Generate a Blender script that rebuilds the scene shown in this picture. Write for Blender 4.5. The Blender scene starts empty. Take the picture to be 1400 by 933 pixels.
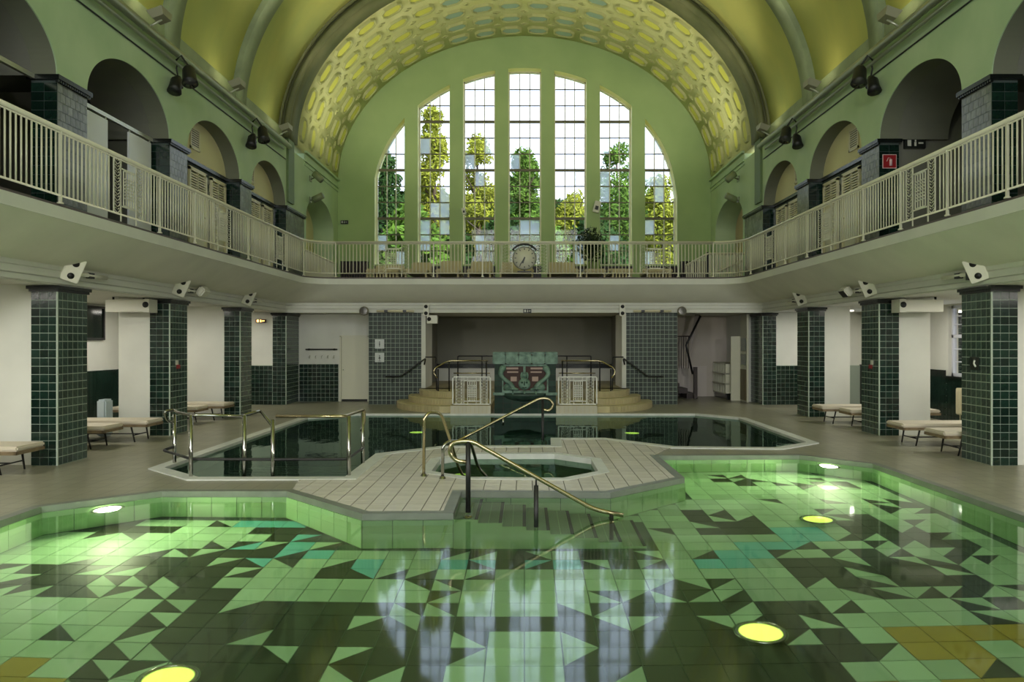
import bpy, bmesh, math, random
from mathutils import Vector, Matrix, noise
from mathutils.geometry import tessellate_polygon
random.seed(7)
C = bpy.context.scene.collection
S = bpy.context.scene
F = 1050.0          # focal length in pixels of the 1400 px wide frame
EYE = 1.9
# ---------------------------------------------------------------- camera
cd = bpy.data.cameras.new('camera'); cam = bpy.data.objects.new('camera', cd); C.objects.link(cam)
cam.location = (0, 0, EYE); cam.rotation_euler = (math.pi/2, 0, 0)
cd.sensor_width = 36; cd.lens = 36*F/1400; cd.shift_x = -17/1400; cd.shift_y = 0.5/1400
cd.clip_start = .05; cd.clip_end = 500
S.camera = cam
# ---------------------------------------------------------------- sky and sun
w = bpy.data.worlds.new('sky'); S.world = w; w.use_nodes = True
wn = w.node_tree.nodes; wl = w.node_tree.links
bg = wn['Background']; bg.inputs[1].default_value = 1.7
tc = wn.new('ShaderNodeTexCoord'); sep = wn.new('ShaderNodeSeparateXYZ'); rmp = wn.new('ShaderNodeValToRGB')
wl.new(tc.outputs['Generated'], sep.inputs[0]); wl.new(sep.outputs[2], rmp.inputs[0]); wl.new(rmp.outputs[0], bg.inputs[0])
rmp.color_ramp.elements[0].position = 0.0; rmp.color_ramp.elements[0].color = (.80, .86, .95, 1)
rmp.color_ramp.elements[1].position = .7; rmp.color_ramp.elements[1].color = (.50, .64, .95, 1)
sd = bpy.data.lights.new('sun', 'SUN'); sun = bpy.data.objects.new('sun', sd); C.objects.link(sun)
sd.energy = 3.2; sd.angle = .01; sd.color = (1, .95, .8)
sun.rotation_euler = Vector((-.62, .38, -.72)).to_track_quat('-Z', 'Y').to_euler()
def area(name, loc, direction, sx, sy, power, color=(1, 1, 1), portal=False):
    l = bpy.data.lights.new(name, 'AREA'); l.shape = 'RECTANGLE'; l.size = sx; l.size_y = sy
    l.energy = power; l.color = color
    if portal: l.cycles.is_portal = True
    o = bpy.data.objects.new(name, l); C.objects.link(o); o.location = loc
    o.rotation_euler = Vector(direction).to_track_quat('-Z', 'Y').to_euler()
    return o
def spot(name, loc, direction, power, color, size=100, blend=.8, radius=.08):
    l = bpy.data.lights.new(name, 'SPOT'); l.energy = power; l.color = color
    l.spot_size = math.radians(size); l.spot_blend = blend; l.shadow_soft_size = radius
    o = bpy.data.objects.new(name, l); C.objects.link(o); o.location = loc
    o.rotation_euler = Vector(direction).to_track_quat('-Z', 'Y').to_euler()
    return o
def point(name, loc, power, color, radius=.1):
    l = bpy.data.lights.new(name, 'POINT'); l.energy = power; l.color = color; l.shadow_soft_size = radius
    o = bpy.data.objects.new(name, l); C.objects.link(o); o.location = loc; return o
area('rear_fill', (0, -6.5, 8.5), (0, 1, -.25), 9, 6, 460, (1, 1, .95))  # added area light outside the rear window opening to brighten the hall
# daylight portals: the great window and the like window in the end wall behind the camera
area('window_portal', (0, 30.2, 8.3), (0, -1, 0), 12, 8, 1, portal=True)
area('rear_window_portal', (0, -6.3, 8.3), (0, 1, 0), 9, 7, 1, portal=True)
S.view_settings.view_transform = 'Standard'; S.view_settings.look = 'None'
S.view_settings.gamma = 1; S.view_settings.use_curve_mapping = False
S.view_settings.exposure = 0.84
cy = S.cycles
cy.max_bounces = 10; cy.diffuse_bounces = 5; cy.glossy_bounces = 4; cy.transmission_bounces = 6; cy.transparent_max_bounces = 24
cy.sample_clamp_indirect = 8; cy.caustics_refractive = True; cy.caustics_reflective = True; cy.blur_glossy = .5
cy.use_denoising = True
UPW, COF, ULW, AIS, AISW, FRW = 330, 200, 36, .6, 20, 170   # lamp powers
# ---------------------------------------------------------------- helpers
U1, U2, U3, U4 = 11.74, 15.46, 19.29, 23.0        # pillar fronts (distance from the camera)
XW = 7.14                                          # pillar plane
XR = 6.2                                           # gallery edge
def P(px, py, Y): u = Y/F; return Vector(((px-717)*u, Y, EYE-(py-467)*u))
def G(px, py, z=0): u = (EYE-z)/(py-467); return Vector(((px-717)*u, F*u, z))
def FL(px, py, d=1.15):                            # point of a pool floor seen through the water at a pixel
    g = G(px, py, -.02); v = g-Vector((0, 0, EYE)); h = math.hypot(v.x, v.y)
    s = h/math.hypot(h, v.z)/1.333; t = s/math.sqrt(1-s*s)*d
    return Vector((g.x+v.x/h*t, g.y+v.y/h*t, -.02-d))
MATS = {}
def mat(name, col, rough=.6, metal=0, var=.0, scale=3, bump=0, bscale=30, spec=.5, col2=None, objvar=0, island=0, emit=0, stretch=None):
    if name in MATS: return MATS[name]
    m = bpy.data.materials.new(name); m.use_nodes = True; n = m.node_tree.nodes; l = m.node_tree.links
    b = n['Principled BSDF']; b.inputs['Roughness'].default_value = rough; b.inputs['Metallic'].default_value = metal
    b.inputs['Specular IOR Level'].default_value = spec
    b.inputs['Base Color'].default_value = (*col, 1)
    tcn = n.new('ShaderNodeTexCoord'); src = tcn.outputs['Object']
    if stretch:
        mp = n.new('ShaderNodeMapping'); mp.inputs['Scale'].default_value = stretch; l.new(src, mp.inputs[0]); src = mp.outputs[0]
    cur = None
    if var or col2:
        t = n.new('ShaderNodeTexNoise'); t.inputs['Scale'].default_value = scale; t.inputs['Detail'].default_value = 5
        l.new(src, t.inputs['Vector'])
        mx = n.new('ShaderNodeMix'); mx.data_type = 'RGBA'
        c2 = col2 or tuple(c*(1-var) for c in col); c1 = col if col2 else tuple(min(1, c*(1+var*.6)) for c in col)
        mx.inputs[6].default_value = (*c1, 1); mx.inputs[7].default_value = (*c2, 1)
        r = n.new('ShaderNodeMapRange'); r.inputs[1].default_value = .35; r.inputs[2].default_value = .65
        l.new(t.outputs[0], r.inputs[0]); l.new(r.outputs[0], mx.inputs[0]); cur = mx.outputs[2]
    if objvar or island:
        hs = n.new('ShaderNodeHueSaturation'); hs.inputs['Color'].default_value = (*col, 1)
        if cur: l.new(cur, hs.inputs['Color'])
        if island: g = n.new('ShaderNodeNewGeometry'); rs = g.outputs['Random Per Island']
        else: g = n.new('ShaderNodeObjectInfo'); rs = g.outputs['Random']
        r = n.new('ShaderNodeMapRange'); a = objvar or island; r.inputs[3].default_value = 1-a; r.inputs[4].default_value = 1+a
        l.new(rs, r.inputs[0]); l.new(r.outputs[0], hs.inputs['Value']); cur = hs.outputs[0]
    if cur: l.new(cur, b.inputs['Base Color'])
    if emit:
        b.inputs['Emission Color'].default_value = (*col, 1); b.inputs['Emission Strength'].default_value = emit
    if bump:
        t = n.new('ShaderNodeTexNoise'); t.inputs['Scale'].default_value = bscale; t.inputs['Detail'].default_value = 4; l.new(src, t.inputs['Vector'])
        bp = n.new('ShaderNodeBump'); bp.inputs['Strength'].default_value = bump; bp.inputs['Distance'].default_value = .01
        l.new(t.outputs[0], bp.inputs['Height']); l.new(bp.outputs[0], b.inputs['Normal'])
    MATS[name] = m; return m
def glassy(name, rough, bump, col=(1, 1, 1), mixw=None):
    m = bpy.data.materials.new(name); m.use_nodes = True; n = m.node_tree.nodes; l = m.node_tree.links
    n.remove(n['Principled BSDF']); out = n['Material Output']
    if mixw is None:
        g = n.new('ShaderNodeBsdfGlass'); g.inputs['IOR'].default_value = 1.333; g.inputs['Roughness'].default_value = rough
        g.inputs['Color'].default_value = (*col, 1)
        t = n.new('ShaderNodeTexNoise'); t.inputs['Scale'].default_value = 1.0; t.inputs['Detail'].default_value = 3
        tcn = n.new('ShaderNodeTexCoord'); mp = n.new('ShaderNodeMapping'); mp.inputs['Scale'].default_value = (1.6, .9, 1)
        l.new(tcn.outputs['Object'], mp.inputs[0]); l.new(mp.outputs[0], t.inputs['Vector'])
        b = n.new('ShaderNodeBump'); b.inputs['Strength'].default_value = bump; b.inputs['Distance'].default_value = .02
        l.new(t.outputs[0], b.inputs['Height']); l.new(b.outputs[0], g.inputs['Normal']); l.new(g.outputs[0], out.inputs[0])
    else:
        a = n.new('ShaderNodeBsdfTransparent'); a.inputs[0].default_value = (*col, 1); g = n.new('ShaderNodeBsdfGlossy'); g.inputs['Roughness'].default_value = .02
        fr = n.new('ShaderNodeFresnel'); mx = n.new('ShaderNodeMixShader'); l.new(fr.outputs[0], mx.inputs[0]); l.new(a.outputs[0], mx.inputs[1]); l.new(g.outputs[0], mx.inputs[2])
        if mixw > 0:
            d = n.new('ShaderNodeBsdfTranslucent'); d.inputs[0].default_value = (.6, .64, .66, 1); m2 = n.new('ShaderNodeMixShader'); m2.inputs[0].default_value = mixw
            l.new(mx.outputs[0], m2.inputs[1]); l.new(d.outputs[0], m2.inputs[2]); l.new(m2.outputs[0], out.inputs[0])
        else: l.new(mx.outputs[0], out.inputs[0])
    MATS[name] = m; return m
def origin(o):
    v = Vector((0, 0, 0))
    while o is not None: v = v+o.location; o = o.parent
    return v
class MB:
    def __init__(s): s.v = []; s.f = []; s.sm = []
    def add(s, vs, fs, smooth=False):
        k = len(s.v); s.v += [Vector(v) for v in vs]
        for f in fs: s.f.append([i+k for i in f]); s.sm.append(smooth)
        return s
    def box(s, x0, x1, y0, y1, z0, z1, M=None):
        vs = [Vector((x, y, z)) for x in (min(x0, x1), max(x0, x1)) for y in (min(y0, y1), max(y0, y1)) for z in (min(z0, z1), max(z0, z1))]
        if M: vs = [M@v for v in vs]
        return s.add(vs, [(0, 1, 3, 2), (4, 6, 7, 5), (0, 4, 5, 1), (2, 3, 7, 6), (0, 2, 6, 4), (1, 5, 7, 3)])
    def bevbox(s, x0, x1, y0, y1, z0, z1, b, M=None):   # box with bevelled edges
        bm = bmesh.new(); bmesh.ops.create_cube(bm, size=1)
        for v in bm.verts: v.co = Vector((x0+(v.co.x+.5)*(x1-x0), y0+(v.co.y+.5)*(y1-y0), z0+(v.co.z+.5)*(z1-z0)))
        bmesh.ops.bevel(bm, geom=bm.edges[:], offset=b, segments=2, affect='EDGES')
        if M: bm.transform(M)
        bm.verts.index_update(); s.add([v.co.copy() for v in bm.verts], [[v.index for v in f.verts] for f in bm.faces]); bm.free(); return s
    def tube(s, pts, r, n=8, cap=True, closed=False):
        pts = [Vector(p) for p in pts]; rings = []; N = len(pts); up = None; rs = r if isinstance(r, (list, tuple)) else [r]*N
        for i, p in enumerate(pts):
            if closed: t = (pts[(i+1) % N]-pts[i-1])
            else: t = (pts[min(i+1, N-1)]-pts[max(i-1, 0)])
            if t.length < 1e-9: t = Vector((0, 0, 1))
            t.normalize()
            if up is None: up = t.orthogonal().normalized()
            up = (up-t*up.dot(t))
            if up.length < 1e-6: up = t.orthogonal()
            up.normalize(); b = t.cross(up)
            rings.append([p+(up*math.cos(2*math.pi*k/n)+b*math.sin(2*math.pi*k/n))*rs[i] for k in range(n)])
        vs = [v for r_ in rings for v in r_]; fs = []
        for i in range(N if closed else N-1):
            for k in range(n):
                a = i*n+k; b_ = i*n+(k+1) % n; j = ((i+1) % N)*n
                fs.append((a, b_, j+(k+1) % n, j+k))
        if cap and not closed: fs += [tuple(range(n))[::-1], tuple((N-1)*n+k for k in range(n))]
        return s.add(vs, fs, True)
    def cyl(s, a, b, r, n=12, r2=None):
        return s.tube([a, b], [r, r if r2 is None else r2], n)
    def lathe(s, prof, c, n=20, axis='Z', smooth=True):
        vs = []; fs = []
        for r, h in prof:
            for k in range(n):
                a = 2*math.pi*k/n; x, y = r*math.cos(a), r*math.sin(a)
                v = (x, y, h) if axis == 'Z' else ((x, h, y) if axis == 'Y' else (h, x, y))
                vs.append(Vector(c)+Vector(v))
        for i in range(len(prof)-1):
            for k in range(n): fs.append((i*n+k, i*n+(k+1) % n, (i+1)*n+(k+1) % n, (i+1)*n+k))
        return s.add(vs, fs, smooth)
    def plate(s, outer, holes, fn, t):                   # outline with holes, thickness t; fn(u, v, w) gives the point
        loops = [outer]+list(holes)
        tri = tessellate_polygon([[Vector((p[0], p[1], 0)) for p in L] for L in loops])
        flat = [p for L in loops for p in L]; n = len(flat)
        vs = [fn(p[0], p[1], 0) for p in flat]+[fn(p[0], p[1], t) for p in flat]
        fs = [tuple(q) for q in tri]+[tuple(i+n for i in q[::-1]) for q in tri]
        k = 0
        for L in loops:
            m = len(L)
            for i in range(m): fs.append((k+i, k+(i+1) % m, n+k+(i+1) % m, n+k+i))
            k += m
        return s.add(vs, fs)
    def mirror(s):
        s.v = [Vector((-v.x, v.y, v.z)) for v in s.v]; s.f = [f[::-1] for f in s.f]; return s
    def build(s, name, m, parent=None, fix=True, local=False):
        org = origin(parent) if parent and not local else Vector((0, 0, 0))
        if not parent and s.v and not local:
            xs = [v.x for v in s.v]; ys = [v.y for v in s.v]
            loc = Vector(((min(xs)+max(xs))/2, (min(ys)+max(ys))/2, min(v.z for v in s.v)))
        else: loc = Vector((0, 0, 0))
        me = bpy.data.meshes.new(name); me.from_pydata([v-org-loc for v in s.v], [], s.f)
        if fix:
            bm = bmesh.new(); bm.from_mesh(me); bmesh.ops.recalc_face_normals(bm, faces=bm.faces[:]); bm.to_mesh(me); bm.free()
        me.polygons.foreach_set('use_smooth', s.sm); me.materials.append(m)
        o = bpy.data.objects.new(name, me); C.objects.link(o); o.location = loc
        if parent: o.parent = parent
        return o
def tag(o, label=None, cat=None, group=None, kind=None):
    if label: o['label'] = label
    if cat: o['category'] = cat
    if group: o['group'] = group
    if kind: o['kind'] = kind
    return o
def thing(name, label, cat, loc=(0, 0, 0), group=None, kind=None):
    o = bpy.data.objects.new(name, None); C.objects.link(o); o.location = loc; o.empty_display_size = .1
    return tag(o, label, cat, group, kind)
def struct(name, loc=(0, 0, 0)):
    o = bpy.data.objects.new(name, None); C.objects.link(o); o.location = loc; o['kind'] = 'structure'; return o
def copy_tree(o, parent=None):
    c = o.copy(); C.objects.link(c); c.parent = parent
    for ch in list(o.children): copy_tree(ch, c)
    return c
def inst(o, loc, parent, rot=None, scale=None):          # another copy of a small piece at a world point
    c = o.copy(); C.objects.link(c); c.parent = parent; c.location = Vector(loc)-(origin(parent) if parent else Vector((0, 0, 0)))
    if rot is not None: c.rotation_euler = rot
    if scale is not None: c.scale = scale
    return c
def rpath(pts, r, n=6):                                 # polyline with rounded corners
    pts = [Vector(p) for p in pts]; out = [pts[0]]
    for i in range(1, len(pts)-1):
        a, p, b = pts[i-1], pts[i], pts[i+1]; d1 = (a-p); d2 = (b-p); rr = min(r, d1.length*.49, d2.length*.49)
        q1 = p+d1.normalized()*rr; q2 = p+d2.normalized()*rr
        for k in range(n+1): t = k/n; out.append(q1*(1-t)**2+p*2*t*(1-t)+q2*t*t)
    out.append(pts[-1]); return out
def srt(c): return tuple(((x/255+.055)/1.055)**2.4 if x > 10 else x/255/12.92 for x in c)
# ---------------------------------------------------------------- materials
M_white = mat('plaster_white', srt((212, 212, 202)), .7, var=.06, scale=1.2)
M_cove = mat('plaster_cove', srt((222, 222, 206)), .75, var=.05, scale=1.5)
M_green = mat('plaster_green', srt((186, 206, 168)), .75, col2=srt((170, 194, 154)), scale=.8)
M_lun = mat('plaster_lunette', srt((172, 194, 136)), .75, col2=srt((160, 184, 128)), scale=.6)
M_vault = mat('vault_yellow', srt((206, 206, 118)), .8, col2=srt((184, 194, 116)), scale=.7, stretch=(1, 1, .5))
M_rib = mat('rib_grey', srt((150, 162, 128)), .75, col2=srt((128, 140, 112)), scale=1.5)
M_olive = mat('rib_olive', srt((112, 114, 80)), .6, col2=srt((88, 94, 60)), scale=1)
M_coffwall = mat('coffer_ground', srt((200, 202, 150)), .7, col2=srt((190, 192, 128)), scale=1)
M_coffring = mat('coffer_moulding', srt((176, 178, 124)), .6)
M_coffpanel = mat('coffer_panel', srt((212, 212, 96)), .6, objvar=.05)
M_coffblue = mat('coffer_panel_blue', srt((150, 176, 158)), .6)
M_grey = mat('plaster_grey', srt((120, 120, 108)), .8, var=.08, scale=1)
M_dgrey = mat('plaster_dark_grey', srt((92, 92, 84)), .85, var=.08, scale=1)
M_cream = mat('plaster_cream', srt((216, 208, 166)), .75)
M_creamp = mat('cream_paint', srt((214, 206, 172)), .45)
M_wdoor = mat('door_paint', srt((206, 204, 184)), .45)
M_tile = mat('tile_dark_green', srt((22, 42, 34)), .16, objvar=.35, var=.25, scale=14)
M_tilei = mat('tile_dark_green_joined', srt((22, 42, 34)), .16, island=.35, var=.25, scale=14)
M_tiles = mat('tile_green_lit_side', srt((62, 80, 72)), .16, objvar=.3, var=.25, scale=14)  # lighter copy of the dark green tile, reflected light put into its colour
M_tilesi = mat('tile_green_lit_side_joined', srt((62, 80, 72)), .16, island=.3, var=.25, scale=14)
M_tileg = mat('tile_grey', srt((112, 114, 106)), .2, objvar=.22, var=.15, scale=9)
M_tilegi = mat('tile_grey_joined', srt((112, 114, 106)), .2, island=.22, var=.15, scale=9)
M_grout = mat('grout', srt((160, 172, 156)), .8)
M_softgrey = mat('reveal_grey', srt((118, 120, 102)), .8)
M_bed = mat('joint_bed', srt((104, 100, 92)), .8)
M_groutd = mat('grout_dark', srt((70, 80, 76)), .8)
M_black = mat('black_tile_moulding', srt((22, 26, 24)), .25)
M_rail = mat('cream_enamel', srt((214, 210, 186)), .35)
M_dark = mat('black_metal', srt((26, 26, 26)), .45)
M_chrome = mat('chrome', (.42, .41, .38), .16, 1)
M_brass = mat('brass', (.58, .49, .31), .24, 1)
M_steel = mat('pipe_steel', srt((190, 192, 176)), .3, .6)
M_fix = mat('white_plastic', srt((214, 212, 196)), .4)
M_deckg = mat('deck_joint', srt((70, 66, 58)), .8)
M_decktile = mat('deck_tile', srt((222, 216, 206)), .24, objvar=.06, var=.06, scale=4)
M_decktilei = mat('deck_tile_joined', srt((222, 216, 206)), .24, island=.06, var=.06, scale=4)
M_coping = mat('coping_stone', srt((214, 216, 210)), .35, var=.08, scale=5)
M_copingd = mat('coping_grey', srt((120, 126, 116)), .4, var=.1, scale=5)
M_mint = mat('pool_tile_mint', srt((150, 184, 142)), .3, objvar=.18)
M_minti = mat('pool_tile_mint_joined', srt((150, 184, 142)), .3, island=.18)
M_poolwall = mat('pool_wall_tile', srt((150, 188, 132)), .3, objvar=.06)
M_pdark = mat('pool_tile_olive_black', srt((46, 56, 34)), .3, objvar=.2)
M_pteal = mat('pool_tile_teal', srt((96, 176, 164)), .3, objvar=.1)
M_pochre = mat('pool_tile_ochre', srt((150, 136, 48)), .3, objvar=.15)
M_pgrout = mat('pool_grout', srt((60, 84, 58)), .8)
M_water = glassy('water', .05, .05, (.93, .99, .93))
M_water2 = glassy('water_still', .03, .3, (.55, .72, .62))
M_glass = glassy('window_glass', 0, 0, (.97, .98, .98), 0)
M_frost = glassy('frosted_glass', 0, 0, (.9, .93, .95), .55)
def deck_material():
    m = bpy.data.materials.new('deck_floor'); m.use_nodes = True; n = m.node_tree.nodes; l = m.node_tree.links; b = n['Principled BSDF']
    tcn = n.new('ShaderNodeTexCoord'); mp = n.new('ShaderNodeMapping'); mp.inputs['Rotation'].default_value = (0, 0, 0)
    l.new(tcn.outputs['Object'], mp.inputs[0])
    br = n.new('ShaderNodeTexBrick'); br.inputs['Scale'].default_value = 1; br.inputs['Brick Width'].default_value = .25; br.inputs['Row Height'].default_value = .25
    br.inputs['Mortar Size'].default_value = .005; br.offset = 0
    br.inputs['Color1'].default_value = (*srt((156, 154, 132)), 1); br.inputs['Color2'].default_value = (*srt((146, 143, 122)), 1); br.inputs['Mortar'].default_value = (*srt((112, 108, 92)), 1)
    l.new(mp.outputs[0], br.inputs['Vector'])
    t = n.new('ShaderNodeTexNoise'); t.inputs['Scale'].default_value = .9; t.inputs['Detail'].default_value = 6; l.new(tcn.outputs['Object'], t.inputs['Vector'])
    mx = n.new('ShaderNodeMix'); mx.data_type = 'RGBA'; mx.blend_type = 'MULTIPLY'; mx.inputs[0].default_value = .45
    l.new(br.outputs[0], mx.inputs[6]); l.new(t.outputs[1], mx.inputs[7]); 
    rr = n.new('ShaderNodeValToRGB'); l.new(t.outputs[0], rr.inputs[0]); l.new(rr.outputs[0], mx.inputs[7])
    rr.color_ramp.elements[0].position = .3; rr.color_ramp.elements[0].color = (.6, .58, .55, 1); rr.color_ramp.elements[1].position = .7; rr.color_ramp.elements[1].color = (1, 1, 1, 1)
    l.new(mx.outputs[2], b.inputs['Base Color']); b.inputs['Roughness'].default_value = .33
    bp = n.new('ShaderNodeBump'); bp.inputs['Strength'].default_value = .25; bp.inputs['Distance'].default_value = .004; l.new(br.outputs[1], bp.inputs['Height']); bp.invert = True
    l.new(bp.outputs[0], b.inputs['Normal']); return m
M_deck = deck_material()
# ================================================================ the large structure
WZ = -.05
front_poly = [(-5.5, 1.5), (5.45, 1.5), (5.35, 11.8), (4.55, 12.7), (2.2, 12.63), (2.21, 10.6), (1.07, 9.55), (-.79, 9.6), (-.78, 8.42), (-1.77, 8.38), (-2.98, 9.64), (-4.55, 9.64), (-5.5, 8.75)]
rear_poly = [(-5.38, 11.47), (-4.53, 10.67), (-2.5, 10.7), (-2.5, 12.9), (-1.48, 13.85), (.48, 13.95), (.51, 15.0), (1.58, 15.0), (2.7, 13.8), (4.48, 13.66), (5.27, 14.35), (5.27, 18.9), (4.43, 19.95), (-4.3, 19.95), (-5.36, 19.0)]
tub_poly = [(-.76, 10.67), (.53, 10.6), (1.07, 11.15), (1.07, 12.3), (.5, 12.85), (-.9, 12.83), (-1.35, 12.3), (-1.35, 11.15)]
def offset(poly, d):                                   # outward for counter-clockwise outlines
    out = []; n = len(poly)
    for i in range(n):
        p0, p1, p2 = Vector(poly[i-1]), Vector(poly[i]), Vector(poly[(i+1) % n])
        a = (p1-p0).normalized(); b = (p2-p1).normalized(); n1 = Vector((a.y, -a.x)); n2 = Vector((b.y, -b.x))
        m = (n1+n2); m = m/max(.3, m.dot(n1)); out.append(tuple(p1+m*d))
    return out
def inside(p, poly):
    c = False; n = len(poly)
    for i in range(n):
        (x1, y1), (x2, y2) = poly[i-1], poly[i]
        if (y1 > p[1]) != (y2 > p[1]) and p[0] < (x2-x1)*(p[1]-y1)/(y2-y1)+x1: c = not c
    return c
flat = lambda u, v, w_: Vector((u, v, w_))
# deck
co_f, co_r, co_t = offset(front_poly, .12), offset(rear_poly, .2), offset(tub_poly, .16)
mb = MB().plate([(-10.1, -6), (10.1, -6), (10.1, 28.5), (-10.1, 28.5)], [co_f, co_r, co_t], lambda u, v, t: Vector((u, v, -t)), .25)
floor = mb.build('floor', M_deck); floor['kind'] = 'structure'
def zone(poly, z0, z1, co, m, name, par, bev=True):
    return MB().plate(co, [poly], lambda u, v, t: Vector((u, v, z1-t)), z1-z0).build(name, m, par)
# island tiles of the deck between the pools
isl = [(-3.1, 10.6), (-2.95, 9.75), (-1.74, 8.48), (-.88, 8.5), (-.9, 9.7), (1.03, 9.65), (2.1, 10.65), (2.1, 12.7), (2.62, 13.7), (1.54, 14.9), (.61, 14.9), (.58, 13.85), (-1.44, 13.75), (-2.4, 12.86), (-2.4, 10.62)]
def clip(poly, nx, ny, d):                             # keeps the side where n.p >= d
    out = []
    for k in range(len(poly)):
        a, b = poly[k-1], poly[k]; da, db_ = a[0]*nx+a[1]*ny-d, b[0]*nx+b[1]*ny-d
        if (da < 0) != (db_ < 0): q = da/(da-db_); out.append((a[0]+(b[0]-a[0])*q, a[1]+(b[1]-a[1])*q))
        if db_ >= 0: out.append(b)
    return out
TU, TV = .21, .25
def tub_side(c):
    best = None
    for k in range(len(tub_poly)):
        a, b = Vector(tub_poly[k-1]), Vector(tub_poly[k]); d = (b-a).normalized(); n_ = Vector((d.y, -d.x)); s_ = n_.dot(Vector(c)-a)
        if best is None or s_ > best[0]: best = (s_, n_, n_.dot(a)+.06)
    return best
full, cut = [], []
for i in range(-20, 20):
    for j in range(30, 66):
        c = (i*TU, j*TV); hx, hy = TU/2-.006, TV/2-.003
        p = list(isl)
        for nx, ny, d in ((1, 0, c[0]-hx), (-1, 0, -c[0]-hx), (0, 1, c[1]-hy), (0, -1, -c[1]-hy)):
            if p: p = clip(p, nx, ny, d)
        if len(p) < 3: continue
        s_, n_, d = tub_side(c)
        if s_ < .3: p = clip(p, n_.x, n_.y, d)
        if len(p) < 3: continue
        ar = abs(sum(p[k-1][0]*p[k][1]-p[k][0]*p[k-1][1] for k in range(len(p))))/2
        if ar < .002: continue
        (full if ar > 4*hx*hy*.995 else cut).append((c, p))
cut.sort(key=lambda q: q[0][1]); full.sort(key=lambda q: q[0][1])
ncut = min(len(cut), 90); base = None
for c, p in cut[:ncut]:
    n_ = len(p); MB().add([(x, y, 0) for x, y in p]+[(x, y, .012) for x, y in p], [tuple(range(n_))[::-1], tuple(range(n_, 2*n_))]+[(k, (k+1) % n_, n_+(k+1) % n_, n_+k) for k in range(n_)]).build('tile', M_decktile, floor)
for c, p in full[:300-ncut]:
    if base is None:
        base = MB().box(-TU/2+.006, TU/2-.006, -TV/2+.003, TV/2-.003, 0, .012).build('tile', M_decktile, floor, local=True); base.location = Vector((c[0], c[1], 0))-origin(floor)
    else: inst(base, (c[0], c[1], 0), floor)
mb = MB()
for c, p in cut[ncut:]+full[300-ncut:]:
    n_ = len(p); mb.add([(x, y, 0) for x, y in p]+[(x, y, .012) for x, y in p], [tuple(range(n_))[::-1], tuple(range(n_, 2*n_))]+[(k, (k+1) % n_, n_+(k+1) % n_, n_+k) for k in range(n_)])
if mb.v: tag(mb.build('tile_field', M_decktilei, floor), kind='stuff')
MB().plate(isl, [offset(tub_poly, .05)], lambda u, v, t: Vector((u, v, .005-t)), .01).build('joint_bed', M_bed, floor)
# ---- pools
def pool(name, label, poly, co, depth, zwater, m_wall, m_floor, m_cop, m_water):
    cx = sum(p[0] for p in poly)/len(poly); cy_ = sum(p[1] for p in poly)/len(poly)
    t = thing(name, label, 'pool', (cx, cy_, -depth))
    MB().plate(co, [poly], lambda u, v, w_: Vector((u, v, .018-w_)), .10).build('coping', m_cop, t)
    o2 = offset(poly, .12)
    MB().plate(o2, [poly], lambda u, v, w_: Vector((u, v, -.08-w_)), depth-.08).build('wall', m_wall, t)
    MB().plate(o2, [], lambda u, v, w_: Vector((u, v, -depth-w_)), .1).build('basin_floor', m_floor, t)
    tri = tessellate_polygon([[Vector((p[0], p[1], 0)) for p in offset(poly, .005)]])
    q = MB(); q.add([(p[0], p[1], zwater) for p in offset(poly, .005)], [tuple(f) for f in tri]); ws = q.build('water', m_water, t, fix=False)
    for pl in ws.data.polygons:
        if pl.normal.z < 0: ws.data.flip_normals(); break
    return t
D = 1.15
pf = pool('swimming_pool', 'large green mosaic pool in the foreground with chequered light and dark floor tiles', front_poly, co_f, D+.06, WZ, M_pgrout, M_pgrout, M_copingd, M_water)
pr = pool('swimming_pool', 'dark still pool behind the tiled island in front of the relief fountain', rear_poly, co_r, 1.3, -.03, mat('rear_pool_tile', srt((58, 84, 72)), .35, var=.3, scale=6), mat('rear_pool_floor', srt((34, 52, 44)), .35, var=.4, scale=1.2), M_coping, M_water2)
pt = pool('hot_tub', 'small octagonal whirlpool sunk into the pale tiled island', tub_poly, co_t, .9, -.07, mat('tub_tile', srt((120, 150, 110)), .35, var=.1, scale=5), mat('tub_floor', srt((120, 140, 110)), .35, var=.2, scale=3), M_coping, M_water2)
# white joint line of coping and hot tub wall tiles
n = len(tub_poly)
for i in range(n):
    a, b = Vector(tub_poly[i]), Vector(tub_poly[(i+1) % n]); L = (b-a).length; k = max(1, round(L/.26)); d = (b-a)/L; nn = Vector((-d.y, d.x))
    for j in range(k):
        mb = MB(); s0, s1 = L*j/k+.004, L*(j+1)/k-.004
        vs = []
        for s in (s0, s1):
            for off in (0, .008):
                for z in (-.09, -.42): q = a+d*s+nn*off; vs.append((q.x, q.y, z))
        mb.add(vs, [(0, 1, 3, 2), (4, 6, 7, 5), (0, 4, 5, 1), (2, 3, 7, 6), (0, 2, 6, 4), (1, 5, 7, 3)]); mb.build('wall_tile', mat('tub_wall_tile', srt((150, 178, 138)), .3, objvar=.08), pt)
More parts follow.
